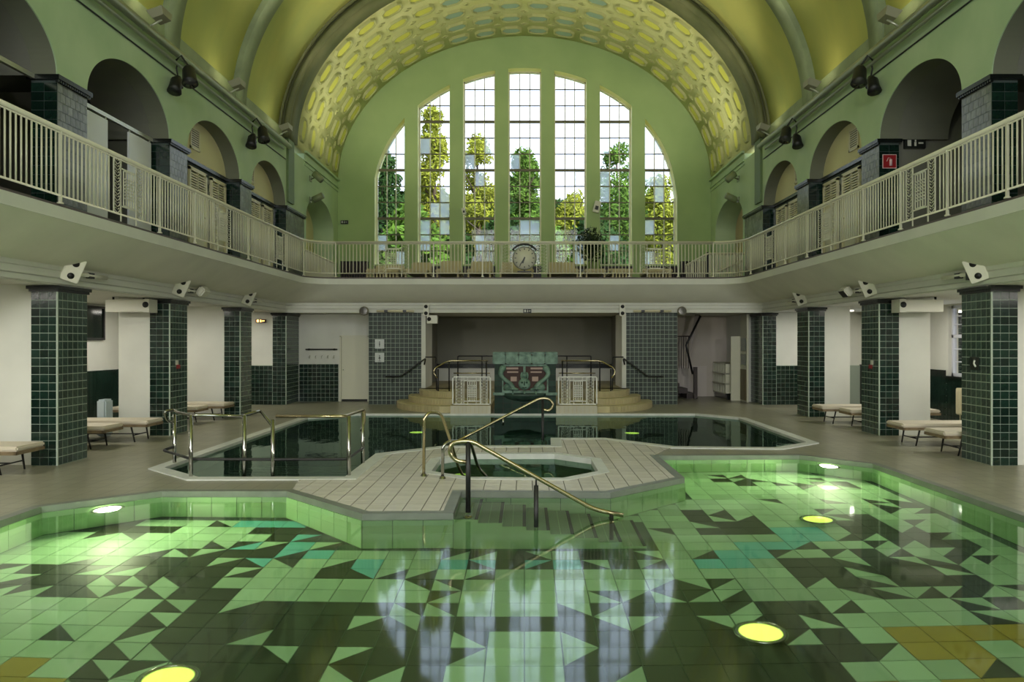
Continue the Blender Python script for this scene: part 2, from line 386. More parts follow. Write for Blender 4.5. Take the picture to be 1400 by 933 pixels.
# front pool wall tiles
n = len(front_poly)
wt = 0
for i in range(n):
    a, b = Vector(front_poly[i]), Vector(front_poly[(i+1) % n])
    if max(a.y, b.y) < 2: continue
    L = (b-a).length; k = max(1, round(L/.295)); d = (b-a)/L; nn = Vector((-d.y, d.x))
    wd = L/k
    bt = None
    ang = math.atan2(d.y, d.x)
    for j in range(k):
        c = a+d*(j+.5)*wd
        for r, (z0, z1) in enumerate(((-.085, -.62), (-.626, -1.16))):
            if c.y < 5.5: continue
            if r == 1 and c.y > 11.9: pass
            if bt is None:
                mb = MB().box(-wd/2+.004, wd/2-.004, -.002, .012, -.267, .267); bt = mb.build('wall_tile', M_poolwall, pf, local=True)
                bt.location = Vector((c.x, c.y, (z0+z1)/2))-origin(pf); bt.rotation_euler = (0, 0, ang)
            else: inst(bt, (c.x, c.y, (z0+z1)/2), pf, (0, 0, ang))
            wt += 1
# mosaic floor of the front pool
T = .2925
blobs_dark = [(300, 705, 90, 10), (170, 725, 60, 12), (70, 775, 40, 14), (230, 770, 90, 20), (300, 800, 90, 30), (440, 850, 120, 55), (430, 905, 140, 50), (400, 725, 60, 14), (345, 755, 60, 14), (180, 865, 50, 14), (75, 800, 40, 14), (120, 790, 35, 12), (420, 880, 90, 60), (480, 840, 80, 40), (960, 850, 80, 40), (930, 920, 100, 60), (330, 860, 60, 30), (1000, 900, 60, 40), (870, 880, 60, 40), (560, 880, 60, 50),
   (190, 820, 60, 16), (560, 740, 60, 8), (300, 925, 60, 12), (1230, 690, 45, 16), (1190, 720, 40, 30), (1250, 780, 90, 35), (1190, 840, 70, 16), (1010, 860, 90, 45), (960, 890, 60, 60), (1130, 770, 60, 20), (1000, 720, 50, 14), (960, 700, 30, 8), (1330, 820, 50, 16),
   (1140, 875, 50, 14), (1200, 760, 40, 40), (1280, 740, 60, 14), (1130, 660, 60, 7), (1010, 655, 40, 5), (700, 760, 60, 10), (700, 850, 500, 4), (1320, 760, 40, 12), (1300, 790, 60, 14), (1090, 840, 30, 30), (1330, 880, 30, 10), (850, 760, 50, 12)]
light_blobs = [(260, 695, 70, 12), (380, 785, 60, 18), (480, 800, 80, 16), (110, 850, 70, 30), (1010, 770, 60, 18), (1060, 800, 60, 14), (1120, 740, 60, 10), (1280, 860, 70, 40), (1100, 690, 70, 14), (950, 680, 50, 12)]
db = [(FL(x, y), rx*.0075+.1, ry) for x, y, rx, ry in blobs_dark]; lb = [(FL(x, y), rx*.0075+.1, ry) for x, y, rx, ry in light_blobs]
tl = [FL(x, y) for x, y in ((355, 710), (385, 715), (330, 745), (345, 760), (425, 735), (410, 755), (1070, 725), (1085, 735), (1110, 727), (1050, 745), (1000, 765), (1010, 755), (640, 770), (760, 768), (500, 775))]
oc = [FL(x, y) for x, y in ((1265, 868), (1300, 882), (1320, 862), (1380, 915), (1390, 868), (20, 895), (30, 925), (1355, 930), (1180, 933))]
def darkness(x, y):
    v = -.25
    for c, rx, ry in db:
        rr = max(.28, ry*.028); v = max(v, 1-math.hypot((x-c.x)/max(.35, rx*1.0), (y-c.y)/max(.3, rr)))
    for c, rx, ry in lb:
        rr = max(.28, ry*.028); v = min(v, .2-(1-math.hypot((x-c.x)/max(.35, rx*1.0), (y-c.y)/max(.3, rr))) if math.hypot((x-c.x)/max(.35, rx), (y-c.y)/rr) < 1 else v)
    return v+.26*noise.noise(Vector((x*1.15, y*1.15, 3.1)))
zt = -D-.06
h = T/2-.004
sqm = MB().box(-h, h, -h, h, 0, .014); g2 = .006
tri_bases = []
rnd = random.Random(11)
cells = []
for i in range(-20, 20):
    for j in range(5, 45):
        x, y = (i+.5)*T, j*T
        if inside((x, y), offset(front_poly, -.04)) and not (-.85 < x < 1.4 and 8.4 < y < 9.62): cells.append((x, y))
cells.sort(key=lambda c: (c[0]**2+(c[1]-4.9)**2) if c[1] > 4.4 else 1e3+abs(c[1]))
meshes = {}
def floor_piece(kind, m, x, y, par):
    key = (kind, m.name)
    if key not in meshes:
        mb = MB()
        if kind == 0: mb.box(-h, h, -h, h, 0, .014)
        else:
            cs = [(-h, -h), (h, -h), (h, h), (-h, h)]; c3 = [cs[(kind-1+q) % 4] for q in range(3)]
            cx_ = sum(p[0] for p in c3)/3; cy_ = sum(p[1] for p in c3)/3
            c3 = [(p[0]+(cx_-p[0])*.03, p[1]+(cy_-p[1])*.03) for p in c3]
            mb.add([(p[0], p[1], 0) for p in c3]+[(p[0], p[1], .014) for p in c3], [(2, 1, 0), (3, 4, 5), (0, 1, 4, 3), (1, 2, 5, 4), (2, 0, 3, 5)])
        o = mb.build('floor_tile', m, par, local=True); meshes[key] = o
        o.location = Vector((x, y, zt))-origin(par)
        return o
    return inst(meshes[key], (x, y, zt), par)
joined = {}
def joined_piece(kind, m, x, y):
    mb = joined.setdefault(m.name, MB())
    if kind == 0: mb.box(x-h, x+h, y-h, y+h, zt, zt+.014)
    else:
        cs = [(-h, -h), (h, -h), (h, h), (-h, h)]; c3 = [(x+cs[(kind-1+q) % 4][0], y+cs[(kind-1+q) % 4][1]) for q in range(3)]
        mb.add([(p[0], p[1], zt) for p in c3]+[(p[0], p[1], zt+.014) for p in c3], [(2, 1, 0), (3, 4, 5), (0, 1, 4, 3), (1, 2, 5, 4), (2, 0, 3, 5)])
count = 0
for (x, y) in cells:
    d = darkness(x, y); nx = darkness(x+T, y)+darkness(x, y+T)-darkness(x-T, y)-darkness(x, y-T)
    near_t = min((Vector((x, y))-c.xy).length for c in tl); near_o = min((Vector((x, y))-c.xy).length for c in oc)
    light = M_mint if near_t > .24 else M_pteal
    if near_o < .2: light = M_pochre
    dark = M_pdark
    pcs = []
    if d > .42: pcs = [(0, dark)] if rnd.random() > .10 else None
    elif d < .0: pcs = [(0, light)] if rnd.random() > .10 else None
    if d > 0 and d <= .42 and rnd.random() < .3: pcs = [(0, dark if d > .2 else light)]
    if not pcs:
        q = rnd.choice((1, 2, 3, 4)); a, b = (light, dark) if d < .42 else (M_mint, dark)
        pcs = [(q, a), ((q+1) % 4+1, b)]
    for k, m in pcs:
        if count < 300: floor_piece(k, m, x, y, pf)
        else: joined_piece(k, {'pool_tile_mint': M_minti}.get(m.name, m), x, y)
        count += 1
for k, mb in joined.items(): tag(mb.build('floor_mosaic', MATS[k], pf), kind='stuff')
# submerged steps of the front pool
M_tread = mat('step_tile', srt((112, 136, 104)), .3, var=.1, scale=4)
for k in range(8):
    x0 = -.78 if k == 0 else -.51+.264*(k-1); x1 = -.51+.264*k; zt_ = -.075-.15*k
    st = MB().box(x0, x1, 8.42, 9.5, -D-.05, zt_).build('step', M_poolwall, pf)
    MB().box(x0+.004, (x0+x1)/2-.02, 8.425, 9.5, zt_, zt_+.012).build('tread_tile', M_tread, st)
    MB().box((x0+x1)/2-.013, x1-.045, 8.425, 9.5, zt_, zt_+.012).build('tread_tile', M_tread, st)
    MB().box(x1-.04, x1, 8.425, 9.5, zt_, zt_+.014).build('nosing', M_black, st)
# submerged steps of the rear pool
for k in range(5):
    st = MB().box(-4.4, -2.55, 10.9+.36*k, 11.26+.36*k, -1.28, -.12-.16*k).build('step', mat('rear_step', srt((96, 112, 98)), .35, var=.15, scale=4), pr)
    MB().box(-4.4, -2.55, 11.2+.36*k, 11.26+.36*k, -.12-.16*k, -.11-.16*k).build('nosing', M_black, st)
for k in range(5):
    st = MB().box(.42-.3*(k+1), .42-.3*k, 14.0, 15.0, -1.28, -.1-.17*k).build('step', MATS['rear_step'], pr)
    MB().box(.42-.3*(k+1), .42-.3*(k+1)+.05, 14.0, 15.0, -.1-.17*k, -.09-.17*k).build('nosing', M_black, st)
# ---- cove, cornice and gallery floor: one profile swept round the hall
def hall_path(o, Y0=-6.0, n=10, yoff=0):
    r = .12+.75*max(0, o); X = XW-o; Yb = U4-o
    pts = [(-X, Y0)]
    for k in range(n+1): a = math.pi-math.pi/2*k/n; pts.append((-X+r+r*math.cos(a), Yb-r+r*math.sin(a)))
    for k in range(n+1): a = math.pi/2-math.pi/2*k/n; pts.append((X-r+r*math.cos(a), Yb-r+r*math.sin(a)))
    pts.append((X, Y0)); return pts
def sweep(prof, name, m, smooth=False, parent=None):
    paths = [(hall_path(o), z) for o, z in prof]; N = len(paths[0][0]); vs = []; fs = []
    for p, z in paths: vs += [(q[0], q[1], z) for q in p]
    for i in range(len(prof)-1):
        for k in range(N-1): fs.append((i*N+k, i*N+k+1, (i+1)*N+k+1, (i+1)*N+k))
    mb = MB(); mb.add(vs, fs, smooth); return mb.build(name, m, parent, fix=False)
gal = struct('gallery', (0, 23, 2.74))
sweep([(-.45, 2.76), (0, 2.76), (0, 2.86), (.03, 2.875), (.03, 2.97), (.055, 2.985), (.055, 3.05)], 'cornice', M_white, parent=gal)
cv = [(.055+.885*t, 3.05+.48*(t**1.45)) for t in [k/8 for k in range(9)]]
sweep(cv, 'cove', M_cove, True, gal)
sweep([(.94, 3.53), (.95, 3.535), (.95, 3.70)], 'fascia', M_white, parent=gal)
sweep([(.95, 3.70), (.90, 3.70), (.90, 3.745), (-.4, 3.745)], 'edge_strip', mat('gallery_edge', srt((96, 86, 84)), .6), parent=gal)
fg = MB(); fg.box(-10.2, -7.5, -6, 23.4, 3.64, 3.74); fg.box(7.5, 10.2, -6, 23.4, 3.64, 3.74); fg.box(-10.2, 10.2, 23.38, 30, 3.64, 3.74); fg.build('gallery_floor', M_dgrey, gal)
ca = MB(); ca.box(-10.2, -7.1, -6, 23.4, 2.78, 2.84); ca.box(7.1, 10.2, -6, 23.4, 2.78, 2.84); ca.box(-10.2, 10.2, 23.01, 28.4, 2.78, 2.84); ca.build('ceiling', M_white)['kind'] = 'structure'
# ---- arcade walls
def arcpts(y0, y1, z0, rise, n=40):                    # from (y0) over the crown to (y1)
    c, hh = (y0+y1)/2, (y1-y0)/2
    return [(c-hh*math.cos(math.pi*k/n), z0+rise*math.sin(math.pi*k/n)) for k in range(n+1)]
BAYS = [(8.82, 11.74), (12.54, 15.46), (16.26, 19.29), (20.09, 23.0)]
ZS = 5.97
for sgn, sname in ((-1, 'wall_left'), (1, 'wall_right')):
    X = lambda u, v, t: Vector((sgn*(XW+t), u, v))
    out = [(-6, ZS)]
    for a, b in BAYS: out += arcpts(a, b, ZS, .95)
    out += [(24.9, ZS), (24.9, 7.78), (-6, 7.78)]
    wroot = struct(sname, (sgn*XW, 12, 0))
    MB().plate(out, [], X, .02).build('arcade', M_green, wroot)
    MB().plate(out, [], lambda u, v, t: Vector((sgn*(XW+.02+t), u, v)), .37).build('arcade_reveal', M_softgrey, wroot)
    # recess wall with niche arch
    o2 = [(24.9, 3.74), (25.1, 3.74)]+arcpts(25.1, 28.7, 5.95, .92)+[(28.7, 3.74), (29.5, 3.74), (29.5, 8.15), (24.9, 8.15)]
    MB().plate(o2, [], X, .75).build('niche_wall', M_green, wroot)
    MB().box(sgn*(XW+.75), sgn*(XW+.85), 24.9, 29.5, 3.7, 8.1).build('niche_back', M_cream if sgn < 0 else mat('niche_back_rose', srt((200, 182, 150)), .8), wroot)
    for z, p_ in ((7.62, .03), (7.75, .05), (8.02, .09)):
        MB().box(sgn*(XW-p_), sgn*(XW+.02), 24.9, 29.45, z, z+.07).build('moulding', M_green, wroot)
    MB().box(sgn*(XW-.07), sgn*(XW+.01), 23.03, 23.6, 6.1, 8.2).build('pilaster', mat('pilaster_green', srt((104, 124, 84)), .6), wroot)
    # tympanum bays
    MB().box(sgn*(XW+.36), sgn*(XW+.5), 16.0, 23.3, ZS+.02, 7.6).build('tympanum', M_cream, wroot)
    MB().box(sgn*(XW+.36), sgn*(XW+.5), 16.0, 23.3, 3.7, ZS).build('cabin_wall', M_groutd, wroot)
    MB().box(sgn*(XW+.28), sgn*(XW+.37), 16.0, 23.2, ZS-.07, ZS+.01).build('dado_cap', M_black, wroot)
    # open bays: tunnel vaults behind
    o3 = [(7.9, ZS)]
    for a, b in BAYS[:2]: o3 += arcpts(a, b, ZS, .95)
    o3 += [(16.3, ZS), (16.3, 7.5), (7.9, 7.5)]
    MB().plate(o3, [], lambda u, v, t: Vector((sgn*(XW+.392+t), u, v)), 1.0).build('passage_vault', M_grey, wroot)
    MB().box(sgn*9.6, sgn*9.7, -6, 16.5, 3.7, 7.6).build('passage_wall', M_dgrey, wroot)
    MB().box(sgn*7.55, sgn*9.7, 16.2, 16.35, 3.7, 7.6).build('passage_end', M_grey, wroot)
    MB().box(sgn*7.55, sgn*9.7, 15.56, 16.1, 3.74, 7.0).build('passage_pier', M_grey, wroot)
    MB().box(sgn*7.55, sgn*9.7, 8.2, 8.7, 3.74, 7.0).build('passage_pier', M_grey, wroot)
    # lower outer wall, with windows on the right
    if sgn < 0:
        MB().box(-10.3, -10.1, -6, 28.4, 0, 7.7).build('outer_wall', M_white, wroot)
        MB().box(-10.1, -10.06, 2, 24.3, 0, 1.21).build('dado', M_black, wroot)
    else:
        wins = [(16.4, 18.3), (12.4, 14.0), (20.6, 22.3)]
        MB().plate([(-6, 0), (28.4, 0), (28.4, 7.7), (-6, 7.7)], [[(a, 1.08), (b, 1.08), (b, 2.75), (a, 2.75)] for a, b in wins], lambda u, v, t: Vector((10.1+t, u, v)), .3).build('outer_wall', M_white, wroot)
        d = MB()
        for a, b in ((2, 12.3), (14.1, 16.3), (18.4, 20.5), (22.4, 24.3)): d.box(10.06, 10.1, a, b, 0, 1.21)
        for a, b in wins: d.box(10.06, 10.1, a, b, 0, 1.05)
        d.build('dado', M_black, wroot)
    # end caps and roof over the gallery
    MB().box(sgn*7.3, sgn*10.3, -6, 29.6, 7.76, 7.86).build('gallery_roof', M_white, wroot)
    MB().box(sgn*7.9, sgn*10.3, 23.4, 23.5, 3.7, 7.8).build('gallery_end', M_grey, wroot)
    # plinth part below the arcade ledge
    MB().box(sgn*(XW-.03), sgn*(XW+.3), -6, 23.03, 7.78, 7.86).build('ledge', M_rib, wroot)
# ---- vaults
def ell(a, b, zc, n, t0=0, t1=math.pi): return [(-a*math.cos(t0+(t1-t0)*k/n), zc+b*math.sin(t0+(t1-t0)*k/n)) for k in range(n+1)]
def barrel(a, b, zc, y0, y1, th, n=64, lobes=True):
    inn = ell(a, b, zc, n); ot = ell(a+th, b+th, zc, n); m = n+1; mb = MB()
    vs = []; 
    for y in (y0, y1):
        for p in inn: vs.append((p[0], y, p[1]))
        for p in ot: vs.append((p[0], y, p[1]))
    fs = []
    for k in range(n):
        fs += [(k, k+1, 2*m+k+1, 2*m+k), (m+k+1, m+k, 3*m+k, 3*m+k+1), (k+1, k, m+k, m+k+1), (2*m+k, 2*m+k+1, 3*m+k+1, 3*m+k)]
    fs += [(0, m, 3*m, 2*m), (m-1, 3*m-1, 4*m-1, 2*m-1)]
    sm = [True, True, False, False]*n+[False, False]
    k0 = len(mb.v); mb.v += [Vector(v) for v in vs]; mb.f += [list(f) for f in fs]; mb.sm += sm; return mb
ceil = struct('ceiling', (0, 12, 7.8))
barrel(7.36, 6.0, 7.80, -6, 23.1, .25).build('barrel_vault', M_vault, ceil)
barrel(7.30, 5.94, 7.80, -6, 23.1, .05, n=64)
mb = MB()
for s in (-1, 1): mb.box(s*7.24, s*7.36, -6, 23.05, 7.8, 8.28)
mb.build('frieze', M_rib, ceil)
for y in (0.6, 4.32, 8.02, U1, U2, U3): barrel(7.22, 5.86, 7.80, y, y+.62, .14).build('rib', M_rib, ceil)
# great moulded arch in front of the coffered vault: roll, fillet, roll
def arch_roll(a, b, zc, y, r, m, name): 
    pts = [(x, y, z) for x, z in ell(a, b, zc, 72)]; MB().tube(pts, r, 10).build(name, m, ceil)
barrel(7.06, 5.50, 8.0, 23.0, 23.9, .6).build('great_arch', M_olive, ceil)
arch_roll(7.12, 5.5, 8.0, 22.97, .10, M_olive, 'roll_moulding'); arch_roll(7.33, 5.72, 8.0, 22.93, .07, M_olive, 'roll_moulding'); arch_roll(7.5, 5.9, 8.0, 22.98, .05, M_rib, 'roll_moulding')
barrel(7.14, 5.6, 8.0, 23.85, 29.5, .3).build('coffered_vault', M_coffwall, ceil)
# coffers
def octa(a, b, c): return [(-a+c, -b), (a-c, -b), (a, -b+c*.9), (a, b-c*.9), (a-c, b), (-a+c, b), (-a, b-c*.9), (-a, -b+c*.9)]
def ring(l0, l1, l2, z0, z1, z2):
    mb = MB(); n = len(l0); vs = [(p[0], p[1], z0) for p in l0]+[(p[0], p[1], z1) for p in l1]+[(p[0], p[1], z1) for p in l2]+[(p[0], p[1], z2) for p in [(q[0]*.97, q[1]*.97) for q in l2]]
    fs = []
    for r in range(3):
        for k in range(n): fs.append((r*n+k, r*n+(k+1) % n, (r+1)*n+(k+1) % n, (r+1)*n+k))
    mb.add(vs, fs); return mb
A_, B_ = .40, .30
cof_me = ring(octa(A_, B_, .16), octa(A_-.03, B_-.03, .15), octa(A_-.075, B_-.075, .13), 0, .085, .03)
def cofpan():
    l = octa(A_-.08, B_-.08, .13); l2 = octa(A_-.13, B_-.125, .10); mb = MB(); n = 8
    mb.add([(p[0], p[1], .03) for p in l]+[(p[0], p[1], .055) for p in l2], [(k, (k+1) % n, n+(k+1) % n, n+k) for k in range(n)]+[tuple(range(n, 2*n))]); return mb
dia = ring([(-.15, 0), (0, -.1), (.15, 0), (0, .1)], [(-.13, 0), (0, -.085), (.13, 0), (0, .085)], [(-.10, 0), (0, -.06), (.10, 0), (0, .06)], 0, .04, .01)
# equal arc lengths
S_ = [0]; N_ = 2000; pe = ell(7.14, 5.6, 8.0, N_)
for k in range(N_): S_.append(S_[-1]+math.hypot(pe[k+1][0]-pe[k][0], pe[k+1][1]-pe[k][1]))
def at_arc(s):
    import bisect
    k = min(N_-1, max(1, bisect.bisect(S_, s))); x, z = pe[k]; tx, tz = pe[k][0]-pe[k-1][0], pe[k][1]-pe[k-1][1]; L = math.hypot(tx, tz); return x, z, tx/L, tz/L
NC = 20; tot = S_[-1]; stp = (tot-.3)/NC; R0 = 1.06
cof0 = None
for i in range(NC):
    for r in range(5):
        x, z, tx, tz = at_arc(.15+(i+.5)*stp); y = 23.98+R0*(r+.5)
        nrm = Vector((tz, 0, -tx)); nrm = nrm if nrm.dot(Vector((-x, 0, 8.5-z))) > 0 else -nrm
        t = Vector((tx, 0, tz)); yy = nrm.cross(t)
        Mx = Matrix((t, yy, nrm)).transposed().to_euler()
        blue = abs(i-(NC-1)/2) < 3
        if cof0 is None:
            c = cof_me.build('coffer', M_coffring, ceil, fix=False, local=True); cof0 = c
            pn = cofpan().build('panel', M_coffpanel, c, fix=False, local=True)
            pb = pn.copy(); pb.data = pn.data.copy(); pb.data.materials[0] = M_coffblue; panb = pb
            c.location = Vector((x, y, z))-origin(ceil); c.rotation_euler = Mx
        else:
            c = inst(cof0, (x, y, z), ceil, Mx)
            p_ = (panb if blue else pn).copy(); C.objects.link(p_); p_.parent = c; p_.location = (0, 0, 0)
dmb = MB()
for i in range(1, NC):
    for r in range(0, 6):
        x, z, tx, tz = at_arc(.15+i*stp); y = 23.98+R0*r
        if y < 24.1 or y > 29.2: continue
        nrm = Vector((tz, 0, -tx)); nrm = nrm if nrm.dot(Vector((-x, 0, 8.5-z))) > 0 else -nrm
        t = Vector((tx, 0, tz)); yy = nrm.cross(t); R = Matrix((t, yy, nrm)).transposed()
        MB().add([R@v+Vector((x, y, z)) for v in dia.v], dia.f).build('stud', M_coffring, ceil, fix=False)
# ---- lunette wall with seven windows
WIN = [(512, 553), (571, 615), (633, 677), (695, 740), (758, 802), (820, 864), (882, 926)]
YL = 29.4; uL = .028
def ztop(x, a=5.80, b=4.93, zc=7.45): return zc+b*math.sqrt(max(0, 1-(x/a)**2))
ZB = 4.84
holes = []; spans = []
for a, b in WIN:
    x0, x1 = (a-717)*uL, (b-717)*uL; spans.append((x0, x1)); N = 12
    top = []
    for k in range(N+1):
        x = x1+(x0-x1)*k/N
        top.append((x, max(ZB+.3, ztop(x))))
    holes.append([(x0, ZB), (x1, ZB)]+top)
mat('window_bar_dark', srt((104, 98, 78)), .5)
wf = struct('wall_end', (0, YL, 3.74))
MB().plate([(-8, 3.6), (8, 3.6), (8, 14.3), (-8, 14.3)], holes, lambda u, v, t: Vector((u, YL+t, v)), .02).build('lunette', M_lun, wf)
MB().plate([(-8, 3.6), (8, 3.6), (8, 14.3), (-8, 14.3)], holes, lambda u, v, t: Vector((u, YL+.02+t, v)), .68).build('window_reveal', mat('reveal_lit_cream', srt((232, 232, 168)), .6), wf)  # bright cream carries the light on the reveals in its colour
MB().box(-7.1, 7.1, YL-.02, YL, 3.74, 3.9).build('skirting', M_black, wf)
MB().box(-8, 8, YL+.6, YL+.7, -3, 3.7).build('outside_wall', M_white, wf)
for wi, ((x0, x1), hl) in enumerate(zip(spans, holes)):
    wr = struct('window_%d' % (wi+1), ((x0+x1)/2, YL+.45, ZB))
    yg = YL+.45; fr = .05
    zl = [4.79+.627*k for k in range(0, 14)]; zl[0] = ZB+.04
    # outer frame
    pts = hl[2:]; mb = MB()
    mb.box(x0, x0+fr, yg-.05, yg+.05, ZB, ztop(x0+.02) if x0 < 0 else ztop(x0)); mb.box(x1-fr, x1, yg-.05, yg+.05, ZB, ztop(x1-.02) if x1 > 0 else ztop(x1))
    mb.box(x0, x1, yg-.05, yg+.05, ZB, ZB+.06)
    for k in range(len(pts)-1):
        a, b = pts[k], pts[k+1]
        mb.add([(a[0], yg-.05, a[1]), (b[0], yg-.05, b[1]), (b[0], yg-.05, b[1]-fr), (a[0], yg-.05, a[1]-fr), (a[0], yg+.05, a[1]), (b[0], yg+.05, b[1]), (b[0], yg+.05, b[1]-fr), (a[0], yg+.05, a[1]-fr)],
               [(0, 1, 2, 3), (4, 7, 6, 5), (3, 2, 6, 7), (0, 4, 5, 1)])
    mb.build('window_frame', M_rail, wr)
    ix0, ix1 = x0+fr, x1-fr; W3 = (ix1-ix0)/3
    for k in (1, 2):
        x = ix0+W3*k; MB().box(x-.019, x+.019, yg-.02, yg+.02, ZB+.05, max(ZB+.4, ztop(x)-.02)).build('mullion', M_rail, wr)
    def xr(z):                                          # visible x-range at height z
        if z <= 7.45: return ix0, ix1
        c = 5.80*math.sqrt(max(0, 1-((z-7.45)/4.93)**2)); return max(ix0, -c), min(ix1, c)
    for k in range(1, 14):
        z = zl[k]; a, b = xr(z)
        if b-a < .1 or z > ztop((x0+x1)/2)-.15: continue
        maj = k % 3 == 0
        MB().box(a, b, yg-(.05 if maj else .02), yg+(.05 if maj else .02), z-(.045 if maj else .019), z+(.045 if maj else .019)).build('transom' if maj else 'glazing_bar', MATS['window_bar_dark'], wr)
    rr = random.Random(wi*5+2)
    for r in range(13):
        z0, z1 = zl[r]+.015, zl[r+1]-.015
        for c in range(3):
            xa, xb = ix0+W3*c+.014, ix0+W3*(c+1)-.014
            if r == 0: z0 = ZB+.06
            tops = [(xb+(xa-xb)*k/4, min(z1, ztop(xb+(xa-xb)*k/4)-.04)) for k in range(5)]
            if max(t[1] for t in tops) < z0+.06: continue
            poly = [p for p in tops if p[1] > z0+.01]
            if len(poly) < 2: continue
            lo = [(poly[-1][0], z0), (poly[0][0], z0)]; poly = poly+lo
            fro = rr.random() < (.13 if r < 8 else .02)
            MB().add([(p[0], yg, p[1]) for p in poly], [tuple(range(len(poly)))]).build('pane', M_frost if fro else M_glass, wr, fix=False)
# ---- wall behind the camera with its own great window (daylight from there)
MB().plate([(-10.2, 0), (10.2, 0), (10.2, 14.3), (-10.2, 14.3)], [[(-4.5, 5), (4.5, 5), (4.5, 9), (3, 11.4), (0, 12), (-3, 11.4), (-4.5, 9)]], lambda u, v, t: Vector((u, -6-t, v)), .3).build('wall_rear', M_green)['kind'] = 'structure'
# ================================================================ columns and tiled surfaces
def tile_face(par, name, m, mj, org, du, dv, nrm, nu, nv, tu, tv, th=.008, gap=.009, objs=True, brick=False):
    org, du, dv, nrm = map(Vector, (org, du, dv, nrm)); first = None; J = MB()
    R = Matrix((du, dv, nrm)).transposed()
    def bx(mb, w_, M4): mb.box(-w_/2+gap/2, w_/2-gap/2, -tv/2+gap/2, tv/2-gap/2, -.002, th, M4)
    for j in range(nv):
        cellsx = [((i+.5)*tu, tu) for i in range(nu)]
        if brick and j % 2: cellsx = [(tu/4, tu/2)]+[((i+1)*tu, tu) for i in range(nu-1)]+[(nu*tu-tu/4, tu/2)]
        for cx_, w_ in cellsx:
            c = org+du*cx_+dv*(j+.5)*tv
            if objs and w_ == tu:
                if first is None:
                    mb = MB(); bx(mb, tu, R.to_4x4()); first = mb.build(name, m, par, local=True); first.location = c-origin(par)
                else: inst(first, c, par)
            else:
                bx(J, w_, Matrix.Translation(c)@R.to_4x4())
    if J.v: tag(J.build(name+'_field', mj, par), kind='stuff')
COLN = {(-1, U1): 'dark green tiled column at the left edge beside the nearest lounger', (-1, U2): 'second tiled column on the left, with a small red sign on it', (-1, U3): 'third tiled column on the left, beside the two low loungers',
        (-1, U4): 'dark tiled corner column left of the coat hooks', (1, U1): 'dark green tiled column at the right edge with a white pictogram', (1, U2): 'second tiled column on the right between two pairs of loungers',
        (1, U3): 'third tiled column on the right, farther back', (1, U4): 'dark tiled corner column right of the shoe shelf'}
H = 2.70
for sgn in (-1, 1):
    for Y in (U1, U2, U3, U4):
        dep = .8 if Y != U4 else 1.3
        t = thing('tiled_column', COLN[(sgn, Y)], 'column', (sgn*(XW+.2), Y+dep/2, 0))
        MB().box(sgn*XW, sgn*(XW+.40), Y, Y+dep, 0, H).build('shaft', M_grout, t)
        MB().box(sgn*(XW-.05), sgn*(XW+.45), Y-.05, Y+dep+.05, H, H+.05).box(sgn*(XW-.025), sgn*(XW+.425), Y-.025, Y+dep+.025, H-.04, H).build('capital', M_black, t)
        ob = Y == U1; xo = sgn*XW; nv = 21; tv = (H-.04)/nv
        x_left = xo if sgn > 0 else -(XW+.4)
        tile_face(t, 'tile', M_tile, M_tilei, (x_left, Y, 0), (1, 0, 0), (0, 0, 1), (0, -1, 0), 3, nv, .4/3, tv, objs=ob)
        nn = 6 if Y != U4 else 10
        tile_face(t, 'side_tile', M_tiles, M_tilesi, (xo, Y if sgn < 0 else Y+dep, 0), (0, 1 if sgn < 0 else -1, 0), (0, 0, 1), (-sgn, 0, 0), nn, nv, dep/nn, tv, th=.003, gap=.013, objs=ob)
        MB().box(sgn*(XW-.012), sgn*(XW+.012), Y-.012, Y+.012, 0, H-.04).build('corner_trim', M_grout, t)
        if Y != U4:
            w2 = 8.2 if not (sgn < 0 and Y == U3) else 8.9
            MB().box(sgn*(XW+.405), sgn*w2, Y+.06, Y+.7, 0, 2.78).build('pier', M_white, t)
        else:
            MB().box(sgn*(XW+.405), sgn*10.1, Y+.06, Y+.5, 0, 2.78).build('pier', M_white, t)
            MB().box(sgn*(XW+.405), sgn*10.08, Y+.03, Y+.06, 0, 1.18).build('dado_bed', M_grout, t)
            tile_face(t, 'dado_tile', M_tile, M_tilei, ((XW+.42) if sgn > 0 else -(XW+.42+12*.13), Y+.03, 0), (1, 0, 0), (0, 0, 1), (0, -1, 0), 12, 9, .13, .13, objs=False)
# dado tiles on the outer side walls
for sgn, yr in ((-1, (12.8, 22.9)), (1, (14.1, 22.9))):
    w_ = bpy.data.objects['wall_left' if sgn < 0 else 'wall_right']
    tile_face(w_, 'dado_tile', M_tile, M_tilei, (sgn*10.06, yr[0] if sgn < 0 else yr[1], 0), (0, 1 if sgn < 0 else -1, 0), (0, 0, 1), (-sgn, 0, 0), int((yr[1]-yr[0])/.15), 8 if sgn < 0 else 7, .15, .15, objs=False)
